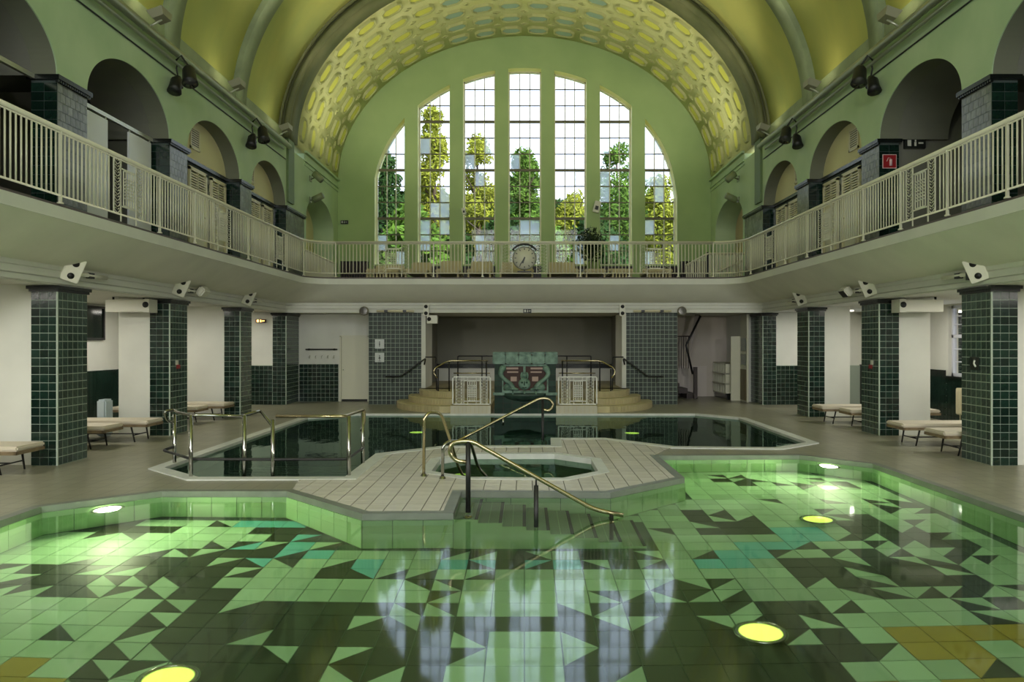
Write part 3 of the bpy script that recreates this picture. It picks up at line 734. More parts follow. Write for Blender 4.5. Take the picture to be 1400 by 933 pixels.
# gallery pillars
PLN = {U1: 'nearest', U2: 'second', U3: 'third', U4: 'farthest'}
for sgn in (-1, 1):
    for Y in (8.02, U1, U2, U3, U4):
        dep = .8 if Y != U4 else 1.9; lab = 'grey glazed tile pillar on the %s gallery, %s from the camera' % ('left' if sgn < 0 else 'right', PLN.get(Y, 'outside the frame,'))
        t = thing('gallery_pillar', lab, 'pillar', (sgn*(XW+.2), Y+dep/2, 3.745))
        MB().box(sgn*XW, sgn*(XW+.40), Y, Y+dep, 3.745, ZS-.06).build('shaft', M_groutd, t)
        cp = MB().box(sgn*(XW-.06), sgn*(XW+.44), Y-.06, Y+dep+.06, ZS-.07, ZS+.0)
        kk = int((dep+.1)/.06)
        for q in range(kk): cp.box(sgn*(XW-.045), sgn*(XW), Y-.05+q*.06, Y-.05+q*.06+.035, ZS-.11, ZS-.07)
        cp.build('capital', M_black, t)
        if Y == 8.02: continue
        x_left = sgn*XW if sgn > 0 else -(XW+.4); nv = 15; tv = (ZS-.11-3.745)/nv; ob = Y == U1
        tile_face(t, 'tile', M_tile, M_tilei, (x_left, Y, 3.745), (1, 0, 0), (0, 0, 1), (0, -1, 0), 2, nv, .2, tv, objs=ob)
        nn = 6 if Y != U4 else 14
        tile_face(t, 'side_tile', M_tileg, M_tilegi, (sgn*XW, Y if sgn < 0 else Y+dep, 3.745), (0, 1 if sgn < 0 else -1, 0), (0, 0, 1), (-sgn, 0, 0), nn, nv, dep/nn, tv, th=.003, objs=ob, brick=True)
        if Y in (U3, U2):    # return tiles along the cabin wall
            pass
for sgn in (-1, 1):      # cabin wall tiles and doors
    w_ = bpy.data.objects['wall_left' if sgn < 0 else 'wall_right']
    doors = [(17.15, 17.95), (18.35, 19.1), (20.85, 21.6), (21.95, 22.65)]
    J = MB()
    y = 16.3
    while y < 22.9:
        for j in range(14):
            z = 3.76+j*.155; yy = y+(.1 if j % 2 else 0)
            if any(a-.1 < yy+.1 and yy < b+.1 for a, b in doors) and z < 5.8: continue
            J.box(sgn*(XW+.348), sgn*(XW+.36), yy, yy+.195, z, z+.15)
        y += .2
    tag(J.build('cabin_tile', M_tilegi, w_), kind='stuff')
    for a, b in doors:
        d = struct('door_%d' % (doors.index((a, b))+1+(4 if sgn > 0 else 0)), (sgn*(XW+.33), (a+b)/2, 3.745))
        xx = sgn*(XW+.33)
        MB().box(xx-.03, xx+.03, a-.07, a, 3.745, 5.8).box(xx-.03, xx+.03, b, b+.07, 3.745, 5.8).box(xx-.03, xx+.03, a-.07, b+.07, 5.74, 5.82).build('door_frame', M_creamp, d)
        lf = MB().box(xx-.015, xx+.02, a, b, 3.76, 5.28).build('door_leaf', M_creamp, d)
        MB().box(xx-.025*sgn-.01, xx-.025*sgn+.01, a+.12, b-.12, 3.95, 4.5).build('lower_panel', M_rail, d); MB().box(xx-.025*sgn-.01, xx-.025*sgn+.01, a+.12, b-.12, 4.6, 5.15).build('upper_panel', M_rail, d)
        mb = MB()
        for k in range(7): mb.box(xx-.02, xx+.02, a, b, 5.32+k*.058, 5.35+k*.058)
        mb.box(xx-.02, xx+.02, (a+b)/2-.02, (a+b)/2+.02, 5.28, 5.74).build('louvre', M_creamp, d)
        MB().box(xx-sgn*.05, xx, b-.12, b-.06, 4.75, 4.78).build('door_handle', M_brass, d)
    for k, (y, z) in enumerate(((17.45, 6.5), (21.0, 6.5))):
        x = sgn*(XW+.35); t = thing('vent_grille', 'slatted vent grille in the %s arch of the %s gallery' % (('wide', 'far')[k], 'left' if sgn < 0 else 'right'), 'vent', (x, y, z-.25))
        MB().box(x-.02, x+.02, y-.25, y-.2, z-.25, z+.25).box(x-.02, x+.02, y+.2, y+.25, z-.25, z+.25).box(x-.02, x+.02, y-.25, y+.25, z+.2, z+.25).box(x-.02, x+.02, y-.25, y+.25, z-.25, z-.2).build('frame', M_creamp, t)
        MB().box(x-.002, x+.006, y-.2, y+.2, z-.2, z+.2).build('backing', M_dark, t)
        for j in range(8): MB().box(x-.015, x+.01, y-.2, y+.2, z-.19+j*.05, z-.165+j*.05).build('slat', M_creamp, t)
        if sgn > 0 and k == 0: pass
# partition panels in the open left bays
for k, (ya, yb) in enumerate(((12.56, 13.75), (14.5, 15.35), (9.4, 10.55))):
    x = -(XW+.34); t = thing('partition_panel', ('white partition panel on the left gallery right behind the nearest pillar', 'white partition panel on the left gallery just before the second pillar', 'pale partition panel at the top left edge before the nearest pillar')[k], 'panel', (x, (ya+yb)/2, 3.745))
    MB().box(x-.02, x+.02, ya, yb, 3.745, 5.86).build('board', mat('panel_white', srt((222, 224, 226)), .35), t)
    MB().cyl((x, ya+.04, 5.86), (x, ya+.04, 5.93), .02).cyl((x, yb-.04, 5.86), (x, yb-.04, 5.93), .02).build('bracket', M_steel, t)
for ya, yb, lab in ((12.55, 15.46, 'dark rail spanning the second arch of the left gallery'), (8.9, 11.74, 'dark rail spanning the arch at the top left corner')):
    x = -(XW+.34); tag(MB().box(x-.03, x+.03, ya, yb, 5.9, 5.97).build('curtain_rail', M_steel), lab, 'rail')
# ================================================================ lower end wall
wb = struct('wall_back', (0, 24.3, 0))
YB = 24.3
def piece(name, m, *a, par=wb): return MB().box(*a).build(name, m, par)
piece('left_wall', M_white, -7.2, -5.82, YB, YB+.2, 0, 2.8); piece('left_wall', M_white, -4.93, -4.6, YB, YB+.2, 0, 2.8); piece('overdoor', M_white, -5.82, -4.93, YB, YB+.2, 2.06, 2.8)
piece('dado_bed', M_grout, -7.12, -5.88, YB-.02, YB, 0, 1.18); piece('dado_bed', M_grout, -4.9, -4.68, YB-.02, YB, 0, 1.18)
tile_face(wb, 'dado_tile', M_tile, M_tilei, (-7.12, YB-.02, 0), (1, 0, 0), (0, 0, 1), (0, -1, 0), 9, 9, .1375, .131, objs=False)
d = struct('door_9', (-5.375, YB, 0))
MB().box(-5.84, -5.79, YB-.05, YB+.03, 0, 2.08).box(-4.96, -4.91, YB-.05, YB+.03, 0, 2.08).box(-5.84, -4.91, YB-.05, YB+.03, 2.04, 2.09).build('door_frame', M_wdoor, d)
MB().box(-5.785, -4.965, YB-.01, YB+.03, .07, 2.035).build('door_leaf', M_wdoor, d); MB().box(-5.785, -4.965, YB+.03, YB+.05, 0, .07).build('gap', M_black, d)
MB().cyl((-5.73, YB-.01, 1.0), (-5.73, YB-.05, 1.0), .02).build('door_handle', M_steel, d)
for s, xa, xb in ((-1, -4.69, -3.09), (1, 3.05, 4.60)):
    t = struct('wall_pier', ((xa+xb)/2, 23.8, 0))
    MB().box(xa, xb, 23.12, 24.3, 0, 2.77).build('core', M_grout, t)
    tile_face(t, 'tile', M_tileg, mat('pier_tile_joined', srt((44, 56, 50)), .4, island=.35, var=.15, scale=9, spec=.3), (xa, 23.12, 0), (1, 0, 0), (0, 0, 1), (0, -1, 0), 12, 21, (xb-xa)/12, .132, gap=.014, objs=False)
    xi = xb if s < 0 else xa
    MB().box(xi, xi-s*.13, 23.0, 24.6, 0, 2.74).build('white_jamb', M_white, t)
    if s > 0: tile_face(t, 'side_tile', M_tileg, MATS['pier_tile_joined'], (xb, 23.12, 0), (0, 1, 0), (0, 0, 1), (1, 0, 0), 10, 21, .138, .132, objs=False)
# alcove
piece('alcove_back', M_grey, -3.2, 3.2, 27.3, 27.5, 0, 2.85); piece('alcove_side', M_grey, -3.3, -3.1, 24.4, 27.4, 0, 2.85); piece('alcove_side', M_grey, 3.1, 3.3, 24.4, 27.4, 0, 2.85)
piece('alcove_dado', M_white, -3.1, 3.1, 27.25, 27.3, .5, .95); piece('alcove_band', M_black, -3.1, 3.1, 27.23, 27.3, .95, 1.1)
# right recess
piece('recess_back', mat('recess_rose', srt((196, 186, 176)), .7), 3.3, 8, 26.6, 26.8, 0, 2.85); piece('recess_side', M_white, 7.0, 7.2, 24.2, 26.7, 0, 2.85)
piece('panelling', mat('panel_rose_white', srt((206, 196, 190)), .6), 5.3, 6.3, 26.55, 26.6, 0, 1.05)
d = struct('door_10', (6.86, 24.9, 0))
MB().box(6.62, 6.98, 24.62, 24.68, 0, 2.06).build('side_panel', M_wdoor, d)
MB().box(6.92, 6.98, 23.9, 24.6, 0, 2.7).build('door_leaf', M_wdoor, d); MB().box(6.90, 6.92, 24.0, 24.5, 1.6, 2.0).box(6.90, 6.92, 24.0, 24.5, 1.15, 1.5).build('pane', mat('dim_glass', srt((70, 84, 80)), .1), d)
MB().box(6.90, 6.925, 23.95, 24.55, .05, 1.02).build('lower_panel', mat('wood_olive', srt((104, 92, 56)), .5), d)
# platform and curved steps
T_beige = mat('step_beige', srt((196, 184, 140)), .45, island=.05, var=.06, scale=6)
plat = struct('floor_platform', (0, 23, 0))
MB().box(-3.1, 3.1, 22.6, 27.3, 0, .5).build('slab', mat('platform_beige', srt((150, 140, 108)), .5), plat)
for s, lab in ((-1, 'left'), (1, 'right')):
    t = thing('curved_steps', 'three curved beige tiled steps %s of the fountain' % lab, 'steps', (s*2.6, 21.8, 0))
    cx_, cy_ = s*1.95, 22.7
    for k, (r, z0, z1) in enumerate(((2.28, 0, .167), (1.85, .167, .333), (1.42, .333, .5))):
        pts = [(cx_, cy_+.3)]; N = 26
        pts = []
        for q in range(N+1):
            a = math.pi*.5*q/N; pts.append((cx_+s*min(r*math.cos(a)*.78, r), max(cy_-r*math.sin(a), 20.45)))
        pts.append((cx_, 23.0)); pts.append((cx_+s*r*.78, 23.0))
        if s < 0: pass
        MB().plate(pts, [], lambda u, v, w_: Vector((u, v, z1-w_)), z1-z0).build('step', T_beige, t)
        for q in range(0, N):                          # upright tiles of the riser
            a = math.pi*.5*(q+.5)/N; x, y = cx_+s*r*math.cos(a)*.78, cy_-r*math.sin(a)
            if y < 20.47: continue
            tx, ty = -math.sin(a)*.78*s, -math.cos(a); L = math.hypot(tx, ty)
            ang = math.atan2(ty, tx); wd = r*math.pi*.5/N*L*.94
            MB().box(-wd/2, wd/2, -.012, .012, z0+.01, z1-.005, Matrix.Translation((x, y, 0))@Matrix.Rotation(ang, 4, 'Z')).build('riser_tile', mat('riser_tile', srt((178, 166, 124)), .45, objvar=.07), t)
# ---- fountain
YF = 20.0
M_pat = mat('bronze_patina', srt((124, 154, 136)), .5, col2=srt((78, 106, 92)), scale=7, bump=.5, bscale=18)
M_patd = mat('patina_dark', srt((50, 74, 62)), .5, var=.3, scale=6)
M_ftile = mat('fountain_tile', srt((44, 62, 54)), .2, objvar=.3)
t = thing('relief_fountain', 'green glazed wall fountain with masks in relief and a projecting basin', 'fountain', (0, YF+.3, 0))
x0, x1 = (676-717)*.01905, (760-717)*.01905
MB().box(x0, x1, YF+.01, YF+.16, 0, 1.32).box(x0, x0+.22, YF+.01, YF+.8, 0, 1.32).box(x1-.22, x1, YF+.01, YF+.8, 0, 1.32).box(x0, x1, YF+.5, YF+.8, 0, 1.32).build('body', mat('niche_brown', srt((66, 44, 40)), .7), t)
for i in range(7):
    for j in range(9):
        xa = x0+i*(x1-x0)/7; za = j*.1467
        if 1 <= i <= 5 and j >= 4: continue
        MB().box(xa+.004, xa+(x1-x0)/7-.004, YF-.004, YF+.01, za+.003, za+.1437).build('tile', M_ftile, t)
for i in range(5):
    xa = x0-.05+i*(x1-x0+.1)/5; MB().bevbox(xa+.003, xa+(x1-x0+.1)/5-.003, YF-.08, YF+.8, 1.31, 1.56, .02).build('frieze_block', M_pat, t)
    MB().bevbox(xa+.003, xa+(x1-x0+.1)/5-.003, YF-.04, YF+.7, 1.56, 1.62, .012).build('top_slab', M_pat, t)
fr = MB(); fx0, fx1 = x0+.20, x1-.20
fr.box(fx0, fx0+.035, YF-.02, YF+.06, .6, 1.3).box(fx1-.035, fx1, YF-.02, YF+.06, .6, 1.3).box(fx0, fx1, YF-.02, YF+.06, 1.25, 1.3).box(fx0, fx1, YF-.03, YF+.05, .55, .62).build('relief_frame', M_pat, t)
# central mask: crown, head, cheeks
mk = MB(); mk.lathe([(.001, -.09), (.08, -.085), (.14, -.05), (.165, 0), (.16, .05)], (0, YF+.02, .79), 18, 'Y')
mk.lathe([(.001, -.07), (.05, -.06), (.085, 0)], (0, YF+.0, 1.02), 14, 'Y')
mk.box(-.03, .03, YF-.05, YF+.03, 1.08, 1.26)
mk.build('mask', M_pat, t)
fc = MB(); fc.lathe([(.001, -.03), (.022, -.02), (.03, 0)], (-.06, YF-.06, .83), 8, 'Y').lathe([(.001, -.03), (.022, -.02), (.03, 0)], (.06, YF-.06, .83), 8, 'Y').tube([(0, YF-.07, .86), (0, YF-.1, .79), (0, YF-.08, .76)], [.012, .02, .01], 6).tube([(-.05, YF-.08, .71), (0, YF-.09, .69), (.05, YF-.08, .71)], .012, 6)
fc.build('face', M_patd, t)
for s in (-1, 1):
    MB().tube([(s*(.05+.04*math.sin(a)), YF-.02, 1.0+.09*math.cos(a)) for a in [k*math.pi/8 for k in range(9)]], .018, 6).build('crown_loop', M_pat, t)
    pts = []   # sea-creature scroll: head, S-curved neck, spreading tail
    for k in range(25):
        q = k/24; pts.append((s*(.56-.16*q+.10*math.sin(q*5.2)), YF-.02, 1.2-.55*q))
    MB().tube(pts, [.085-.03*math.sin(math.pi*k/24) for k in range(25)], 8).build('sea_creature', M_pat, t)
    MB().lathe([(.001, -.09), (.06, -.07), (.09, 0)], (s*.56, YF, 1.2), 10, 'Y').build('creature_head', M_pat, t)
    MB().lathe([(.001, -.07), (.07, -.05), (.12, .02)], (s*.43, YF, .70), 12, 'Y').build('shell', M_pat, t)
    MB().tube([(s*.5, YF-.01, .66), (s*.3, YF-.04, .68), (s*.16, YF-.03, .64)], [.05, .05, .03], 8).build('tail', M_pat, t)
    MB().box(s*.16, s*.5, YF-.0, YF+.03, 1.17, 1.22).box(s*.16, s*.45, YF-.0, YF+.03, 1.08, 1.12).box(s*.2, s*.36, YF-.0, YF+.03, .86, .98).build('strap', mat('pale_rose_stone', srt((176, 150, 138)), .6), t)
bs = MB(); bs.lathe([(.001, .30), (.18, .33), (.42, .40), (.52, .47), (.54, .53), (.50, .55), (.46, .50), (.3, .46)], (0, YF+.1, 0), 28)
bs.v = [Vector((v.x*1.12, YF+.1+(v.y-YF-.1)*.65, v.z)) for v in bs.v]; bs.build('basin', M_patd, t)
MB().box(x0-.03, x0+.26, YF-.09, YF+.02, .50, .57).box(x1-.26, x1+.03, YF-.09, YF+.02, .50, .57).build('shelf', M_pat, t)
for x in (-.3, 0, .3): MB().tube([(x, YF-.02, .62), (x, YF-.16, .60), (x, YF-.2, .53)], .022, 6).build('spout', M_pat, t)
# ---- lattice panels
def scroll_strip(mb, xa, xb, z0, z1, y, th=.012, n=9):
    mb.box(xa, xa+th, y-.008, y+.008, z0, z1); mb.box(xb-th, xb, y-.008, y+.008, z0, z1)
    hh = (z1-z0)/n; c = (xa+xb)/2; w_ = (xb-xa)/2-th
    for k in range(n):
        zb = z0+k*hh
        for s in (-1, 1):
            mb.tube([(c, y, zb+hh*.1), (c+s*w_*.55, y, zb+hh*.35), (c+s*w_*.95, y, zb+hh*.75), (c+s*w_*.5, y, zb+hh*.95), (c+s*w_*.2, y, zb+hh*.7)], .0075, 4)
def lattice(mb, xa, xb, z0, z1, y, b=.008):
    n = 4; H_ = z1-z0
    for k in range(n+1): x = xa+(xb-xa)*k/n; mb.box(x-b, x+b, y-.006, y+.006, z0, z1)
    for z in (z0, z0+H_*.22, z0+H_*.31, z0+H_*.405, z0+H_*.5, z0+H_*.595, z0+H_*.69, z0+H_*.78, z1): mb.box(xa, xb, y-.006, y+.006, z-b, z+b)
for s, xa, xb in ((-1, (618-717)*.019, (671-717)*.019), (1, (763-717)*.019, (817-717)*.019)):
    t = thing('plinth', 'low plinth of upright pale tiles under the %s lattice panel' % ('left' if s < 0 else 'right'), 'plinth', ((xa+xb)/2, 20.2, 0))
    MB().box(xa-.05, xb+(.0), 20.0, 22.6, 0, .225).build('core', T_beige, t)
    for k in range(10):
        q = xa-.05+(xb-xa+.05)*k/10; MB().box(q+.004, q+(xb-xa+.05)/10-.004, 19.99, 20.0, .01, .22).build('tile', mat('plinth_tile', srt((196, 190, 170)), .4, objvar=.05), t)
    t = thing('lattice_panel', 'white lattice panel with scroll strips %s of the fountain' % ('left' if s < 0 else 'right'), 'panel', ((xa+xb)/2, 20.03, .225))
    z0, z1 = .25, .985; W_ = xb-xa
    fm = MB()
    fm.box(xa, xa+.03, 20.0, 20.04, z0, z1).box(xb-.03, xb, 20.0, 20.04, z0, z1).box(xa, xb, 20.0, 20.04, z0, z0+.025).box(xa, xb, 20.0, 20.04, z1-.025, z1)
    for q in (.3, .4, .62, .72): fm.box(xa+W_*q-.008, xa+W_*q+.008, 20.01, 20.03, z0, z1)
    fm.box(xa+.3*W_, xa+.72*W_, 20.01, 20.03, z1-.12, z1-.10).box(xa+.3*W_, xa+.72*W_, 20.01, 20.03, z0+.08, z0+.10)
    fm.build('frame', mat('white_enamel', srt((238, 238, 228)), .35), t)
    for q in (.09, .74): m_ = MB(); scroll_strip(m_, xa+W_*q, xa+W_*(q+.17), z0, z1, 20.02, .014); m_.build('scroll_strip', mat('white_enamel', srt((238, 238, 228)), .35), t)
    m_ = MB(); lattice(m_, xa+.4*W_, xa+.62*W_, z0+.1, z1-.12, 20.02, .009); m_.build('grid', mat('white_enamel', srt((238, 238, 228)), .35), t)
# ================================================================ gallery railing
RX = XR+.03; ZR0, ZR1 = 3.86, 4.75
BAL = None
def rail_run(label, path, panels, z0=ZR0, z1=ZR1):
    """path: fine list of plan points; panels: list of (s0, s1) along the run"""
    global BAL
    cum = [0]
    for a, b in zip(path, path[1:]): cum.append(cum[-1]+(Vector(b)-Vector(a)).length)
    def at(s):
        for i in range(len(path)-1):
            if s <= cum[i+1] or i == len(path)-2:
                q = (s-cum[i])/(cum[i+1]-cum[i]); a, b = Vector(path[i]), Vector(path[i+1]); return a+(b-a)*q, (b-a).normalized()
    mid = at(cum[-1]/2)[0]; t = thing('gallery_railing', label, 'railing', (mid.x, mid.y, 3.745))
    hp = [(p[0], p[1], z1+.0) for p in path]; hr = MB(); hr.tube(hp, .034, 8); hr.build('handrail', M_rail, t)
    MB().tube([(p[0], p[1], z1-.05) for p in path], .012, 6).build('upper_rail', M_rail, t)
    MB().tube([(p[0], p[1], z0) for p in path], .016, 6).build('lower_rail', M_rail, t)
    n = int(cum[-1]/.1)
    for k in range(n+1):
        s = cum[-1]*k/n
        if any(a-.03 < s < b+.03 for a, b in panels): continue
        p, d = at(s); post = k % 14 == 0
        if post:
            MB().box(-.017, .017, -.017, .017, z0-.115, z1-.02, Matrix.Translation((p.x, p.y, 0))).build('post', M_rail, t)
            MB().lathe([(.001, .0), (.045, 0), (.04, .02), (.02, .03)], (p.x, p.y, 3.745), 10).build('post_foot', M_rail, t)
        elif BAL is None:
            BAL = MB().cyl((0, 0, 0), (0, 0, z1-z0-.05), .0125, 6).build('baluster', M_rail, t, local=True); BAL.location = Vector((p.x, p.y, z0))-origin(t)
        else: inst(BAL, (p.x, p.y, z0), t)
    for a, b in panels:
        p, d = at((a+b)/2); L = b-a; ang = math.atan2(d.y, d.x); Mx = Matrix.Translation((p.x, p.y, 0))@Matrix.Rotation(ang, 4, 'Z')
        for xa in (-L/2, L/2-.24*L):
            m_ = MB(); scroll_strip(m_, xa, xa+.24*L, z0, z1-.05, 0, .018, 9); m_.v = [Mx@v for v in m_.v]; m_.build('scroll_strip', M_rail, t)
        if b-a > 1.1: continue
        m_ = MB(); lattice(m_, -.17*L, .17*L, z0+.15, z1-.2, 0, .009); m_.box(-.26*L, .26*L, -.006, .006, z0+.12, z0+.14); m_.box(-.26*L, .26*L, -.006, .006, z1-.19, z1-.17); m_.box(-.26*L-.01, -.26*L+.01, -.008, .008, z0-.11, z1); m_.box(.26*L-.01, .26*L+.01, -.008, .008, z0-.11, z1)
        m_.v = [Mx@v for v in m_.v]; m_.build('lattice', M_rail, t)
    return t
hp = hall_path(.91, Y0=7.5, n=12)
nL = 14
left = hp[:nL]; right = hp[nL-1:]
left = [hp[0]]+hp[1:14]; back = [hp[13], hp[14]]; rightp = hp[14:]
ylen = lambda y: y-7.5
rail_run('cream baluster railing of the left gallery, curving into the far corner', left, [(ylen(a), ylen(a)+.9) for a in (11.64, 15.4, 19.1)])
bl = back[1][0]-back[0][0]
rail_run('straight railing across the far gallery with the clock in its middle', back, [(x-back[0][0]-.44, x-back[0][0]+.44) for x in (-3.76, 3.76)]+[(-.66-back[0][0], .66-back[0][0])])
tot_r = sum((Vector(b)-Vector(a)).length for a, b in zip(rightp, rightp[1:]))
rail_run('cream baluster railing of the right gallery, curving into the far corner', rightp, [(tot_r-ylen(a)-.9, tot_r-ylen(a)) for a in (11.64, 15.4, 19.1)])
# clock
YC = back[0][1]-.06
cl = thing('wall_clock', 'round clock with black hands mounted in the far gallery railing', 'clock', (0, YC, 3.8))
cz = EYE+(467-353.5)*.02105
MB().lathe([(.30, -.03), (.335, -.04), (.345, 0), (.335, .05), (.001, .05)], (0, YC, cz), 32, 'Y').build('case', mat('clock_case', srt((120, 120, 104)), .4, .3), cl)
MB().lathe([(.001, -.02), (.31, -.02), (.31, 0)], (0, YC, cz), 32, 'Y').build('dial', mat('clock_dial', srt((206, 204, 184)), .5), cl)
for k in range(12):
    a = k*math.pi/6; L = .05; MB().box(-.012, .012, -.027, -.02, .235, .235+L, Matrix.Translation((0, YC, cz))@Matrix.Rotation(a, 4, 'Y')).build('hour_mark', M_dark, cl)
MB().box(-.014, .014, -.035, -.028, -.03, .24, Matrix.Translation((0, YC, cz))@Matrix.Rotation(math.radians(212), 4, 'Y')).build('minute_hand', M_dark, cl)
MB().box(-.02, .02, -.04, -.034, -.03, .16, Matrix.Translation((0, YC, cz))@Matrix.Rotation(math.radians(199), 4, 'Y')).build('hour_hand', M_dark, cl)
MB().tube([(.42*math.sin(a), YC+.02, cz+.40*math.cos(a)) for a in [(-.95+1.9*k/14) for k in range(15)]], .03, 8).build('hood', M_dark, cl)
MB().box(-.2, .2, YC-.02, YC+.05, cz-.40, cz-.37).box(-.02, .02, YC, YC+.04, cz-.4, cz-.33).build('bracket', M_dark, cl)
# ================================================================ hand rails
def rail_thing(name, label, cat, tubes, loc):
    t = thing(name, label, cat, loc)
    for nm, pts, r, m in tubes: MB().tube(pts, r, 10).build(nm, m, t)
    return t
Yc = 8.52
t = rail_thing('handrail', 'long brass handrail with a looped end descending beside the submerged steps', 'handrail', [
    ('rail', rpath([P(638, 632, Yc), P(624, 631, Yc), P(614, 620, Yc), P(617, 606, Yc), P(632, 603.5, Yc), P(646, 604, Yc), P(812, 697, Yc), P(852, 705, Yc)], .12), .024, M_brass),
    ('post', [P(640, 604, Yc), P(640, 701, Yc)], .028, M_dark), ('post', [P(733, 664, Yc+.02), (P(733, 664, Yc).x, Yc+.02, -.5)], .026, M_dark), ('post', [P(836, 704, Yc), (P(836, 704, Yc).x, Yc, -1.0)], .024, M_dark),
    ('link', [P(733, 652, Yc), P(733, 666, Yc+.02)], .010, M_dark)], (P(640, 0, Yc).x, Yc, 0))
MB().lathe([(.001, .04), (.04, .035), (.06, .0)], (P(640, 0, Yc).x, Yc, -.07), 14).build('foot', M_chrome, t)
Yd = 15.15
t = rail_thing('handrail', 'brass handrail rising to a curled end over the dark pool, its post in the water', 'handrail', [
    ('rail', rpath([P(612, 611, Yd-.3), P(637, 597.5, Yd), P(739, 544.5, Yd), P(752, 546, Yd), P(757.5, 555, Yd), P(750, 562.5, Yd), P(742, 560, Yd)], .14), .026, M_brass),
    ('post', [P(742, 546, Yd), (P(742, 0, Yd).x, Yd, -.6)], .026, M_dark), ('post', [P(688, 573, Yd), P(688, 582, Yd)], .02, M_chrome)], (P(742, 0, Yd).x, Yd, 0))
t = rail_thing('grab_rail', 'tall hooped grab rail at the left end of the octagonal whirlpool', 'grab rail', [
    ('rail', rpath([P(579.3, 652.5, 10.76), P(580, 572, 10.76), P(586, 564.5, 10.8), P(603, 564.5, 10.95), P(616, 603, 11.1), P(627, 640, 11.3), P(634, 652, 11.35), P(636, 690, 11.35)], .15), .022, M_brass)], G(579.3, 652.5))
MB().lathe([(.001, .05), (.035, .045), (.05, .0)], G(579.3, 652.5), 14).build('foot', M_chrome, t)
t = rail_thing('grab_rail', 'low hooped grab rail at the near left corner of the octagonal whirlpool', 'grab rail', [
    ('rail', rpath([P(605, 656, 10.55), P(605.5, 610, 10.55), P(613, 604, 10.6), P(643, 603, 10.95), P(654, 641, 11.15), P(668, 654, 11.2), P(672, 690, 11.2)], .12), .022, M_chrome)], G(605, 656))
MB().lathe([(.001, .05), (.035, .045), (.05, .0)], G(605, 656), 14).build('foot', M_chrome, t)
# railing round the sloping entry of the rear pool
t = thing('entry_railing', 'steel two-bar railing round the stepped entry at the left end of the dark pool', 'railing', (-3.5, 11, 0))
pp = {1: (238.6, 11.9, 567), 2: (261, 10.72, 567), 3: (334, 10.8, 568), 4: (373, 10.78, 574), 5: (477, 10.80, 569), 6: (496, 11.9, 561)}
for k, (px, Y, pt_) in pp.items():
    x = P(px, 0, Y).x; MB().cyl((x, Y, -.35), (x, Y, P(px, pt_, Y).z), .028, 12).build('post', M_chrome, t)
    MB().lathe([(.001, .06), (.05, .05), (.07, 0)], (x, Y, -.12), 12).build('foot', M_chrome, t)
R_ = lambda px, py, Y: P(px, py, Y)
MB().tube(rpath([R_(238.6, 579, 11.9), R_(228, 575, 11.8), R_(225, 562.5, 11.7), R_(238, 560.5, 11.9), R_(243, 564, 11.6), R_(261, 567.5, 10.72), R_(331, 569.5, 10.8)], .07), .022, 10).build('top_rail', M_chrome, t)
MB().tube(rpath([R_(334, 568, 10.8), R_(356, 562, 11.5), R_(373, 583, 10.78)], .1), .022, 10).build('top_rail', M_chrome, t)
MB().tube(rpath([R_(377, 569.5, 10.8), R_(471, 569.5, 10.8), R_(498, 560, 11.9), R_(498.5, 575, 11.9), R_(494, 590, 11.9)], .07), .022, 10).build('top_rail', M_brass, t)
MB().tube(rpath([R_(238, 611, 11.9), R_(223, 616, 11.6), R_(262, 628, 10.72), R_(373, 628.5, 10.78), R_(475, 628, 10.8), R_(496, 613, 11.9)], .08), .02, 10).build('lower_rail', M_dark, t)
# rails on the fountain platform
t = thing('platform_railing', 'black railing on the platform behind the fountain', 'railing', (0, 23.6, .5))
Yk = 23.6
MB().tube(rpath([R_(626, 520, Yk), R_(626, 487, Yk), R_(808, 487, Yk), R_(808, 520, Yk)], .05), .022, 8).build('top_rail', M_dark, t)
for px in (626, 659, 695, 740, 775, 808): MB().cyl(R_(px, 487, Yk), (R_(px, 0, Yk).x, Yk, .5), .018, 8).build('post', M_dark, t)
for s, lab in ((-1, 'left'), (1, 'right')):
    q = lambda px, py, Y: (lambda v: Vector((s*-v.x if s > 0 else v.x, v.y, v.z)))(P(px, py, Y)) if True else None
    Y1 = 21.6
    t = thing('stair_handrail', 'brass-topped handrail at the head of the %s curved steps' % lab, 'handrail', (q(614, 0, Y1).x, Y1, .3))
    MB().tube(rpath([q(598, 517, Y1-.2), q(593, 511, Y1-.2), q(594, 504, Y1-.2), q(613, 493.5, Y1), q(667, 493.5, Y1)], .12), .02, 8).build('rail', M_brass, t)
    MB().tube([q(620, 510.5, Y1), q(670, 510.5, Y1)], .016, 8).build('middle_rail', M_brass, t)
    for px, z in ((599, .16), (614, .5), (665, .5)): MB().cyl(q(px, 505 if px == 599 else 493, Y1-.1 if px == 599 else Y1), (q(px, 0, Y1).x, Y1, z), .02, 8).build('post', M_dark, t)
    t = thing('pier_handrail', 'dark sloping handrail fixed to the %s tiled pier' % lab, 'handrail', (q(555, 0, 23).x, 22.98, 1))
    MB().tube(rpath([q(527, 515, 22.95), q(548, 515, 22.95), q(578, 493, 22.92), q(582, 490, 22.92), q(580, 499, 22.92)], .06), .022, 8).build('rail', M_dark, t)
    for px, py in ((536, 516), (562, 505)): MB().tube([q(px, py, 22.95), q(px, py+7, 22.97), q(px, py+8, 23.13)], .01, 6).build('bracket', M_dark, t)
    t = thing('newel_rail', 'black angled rail between pier and %s steps' % lab, 'handrail', (q(590, 0, 22.5).x, 22.4, .3))
    MB().tube(rpath([q(582, 488.5, 22.9), q(596, 488.5, 22.4), q(597, 537, 22.0)], .04), .02, 8).build('rail', M_dark, t)
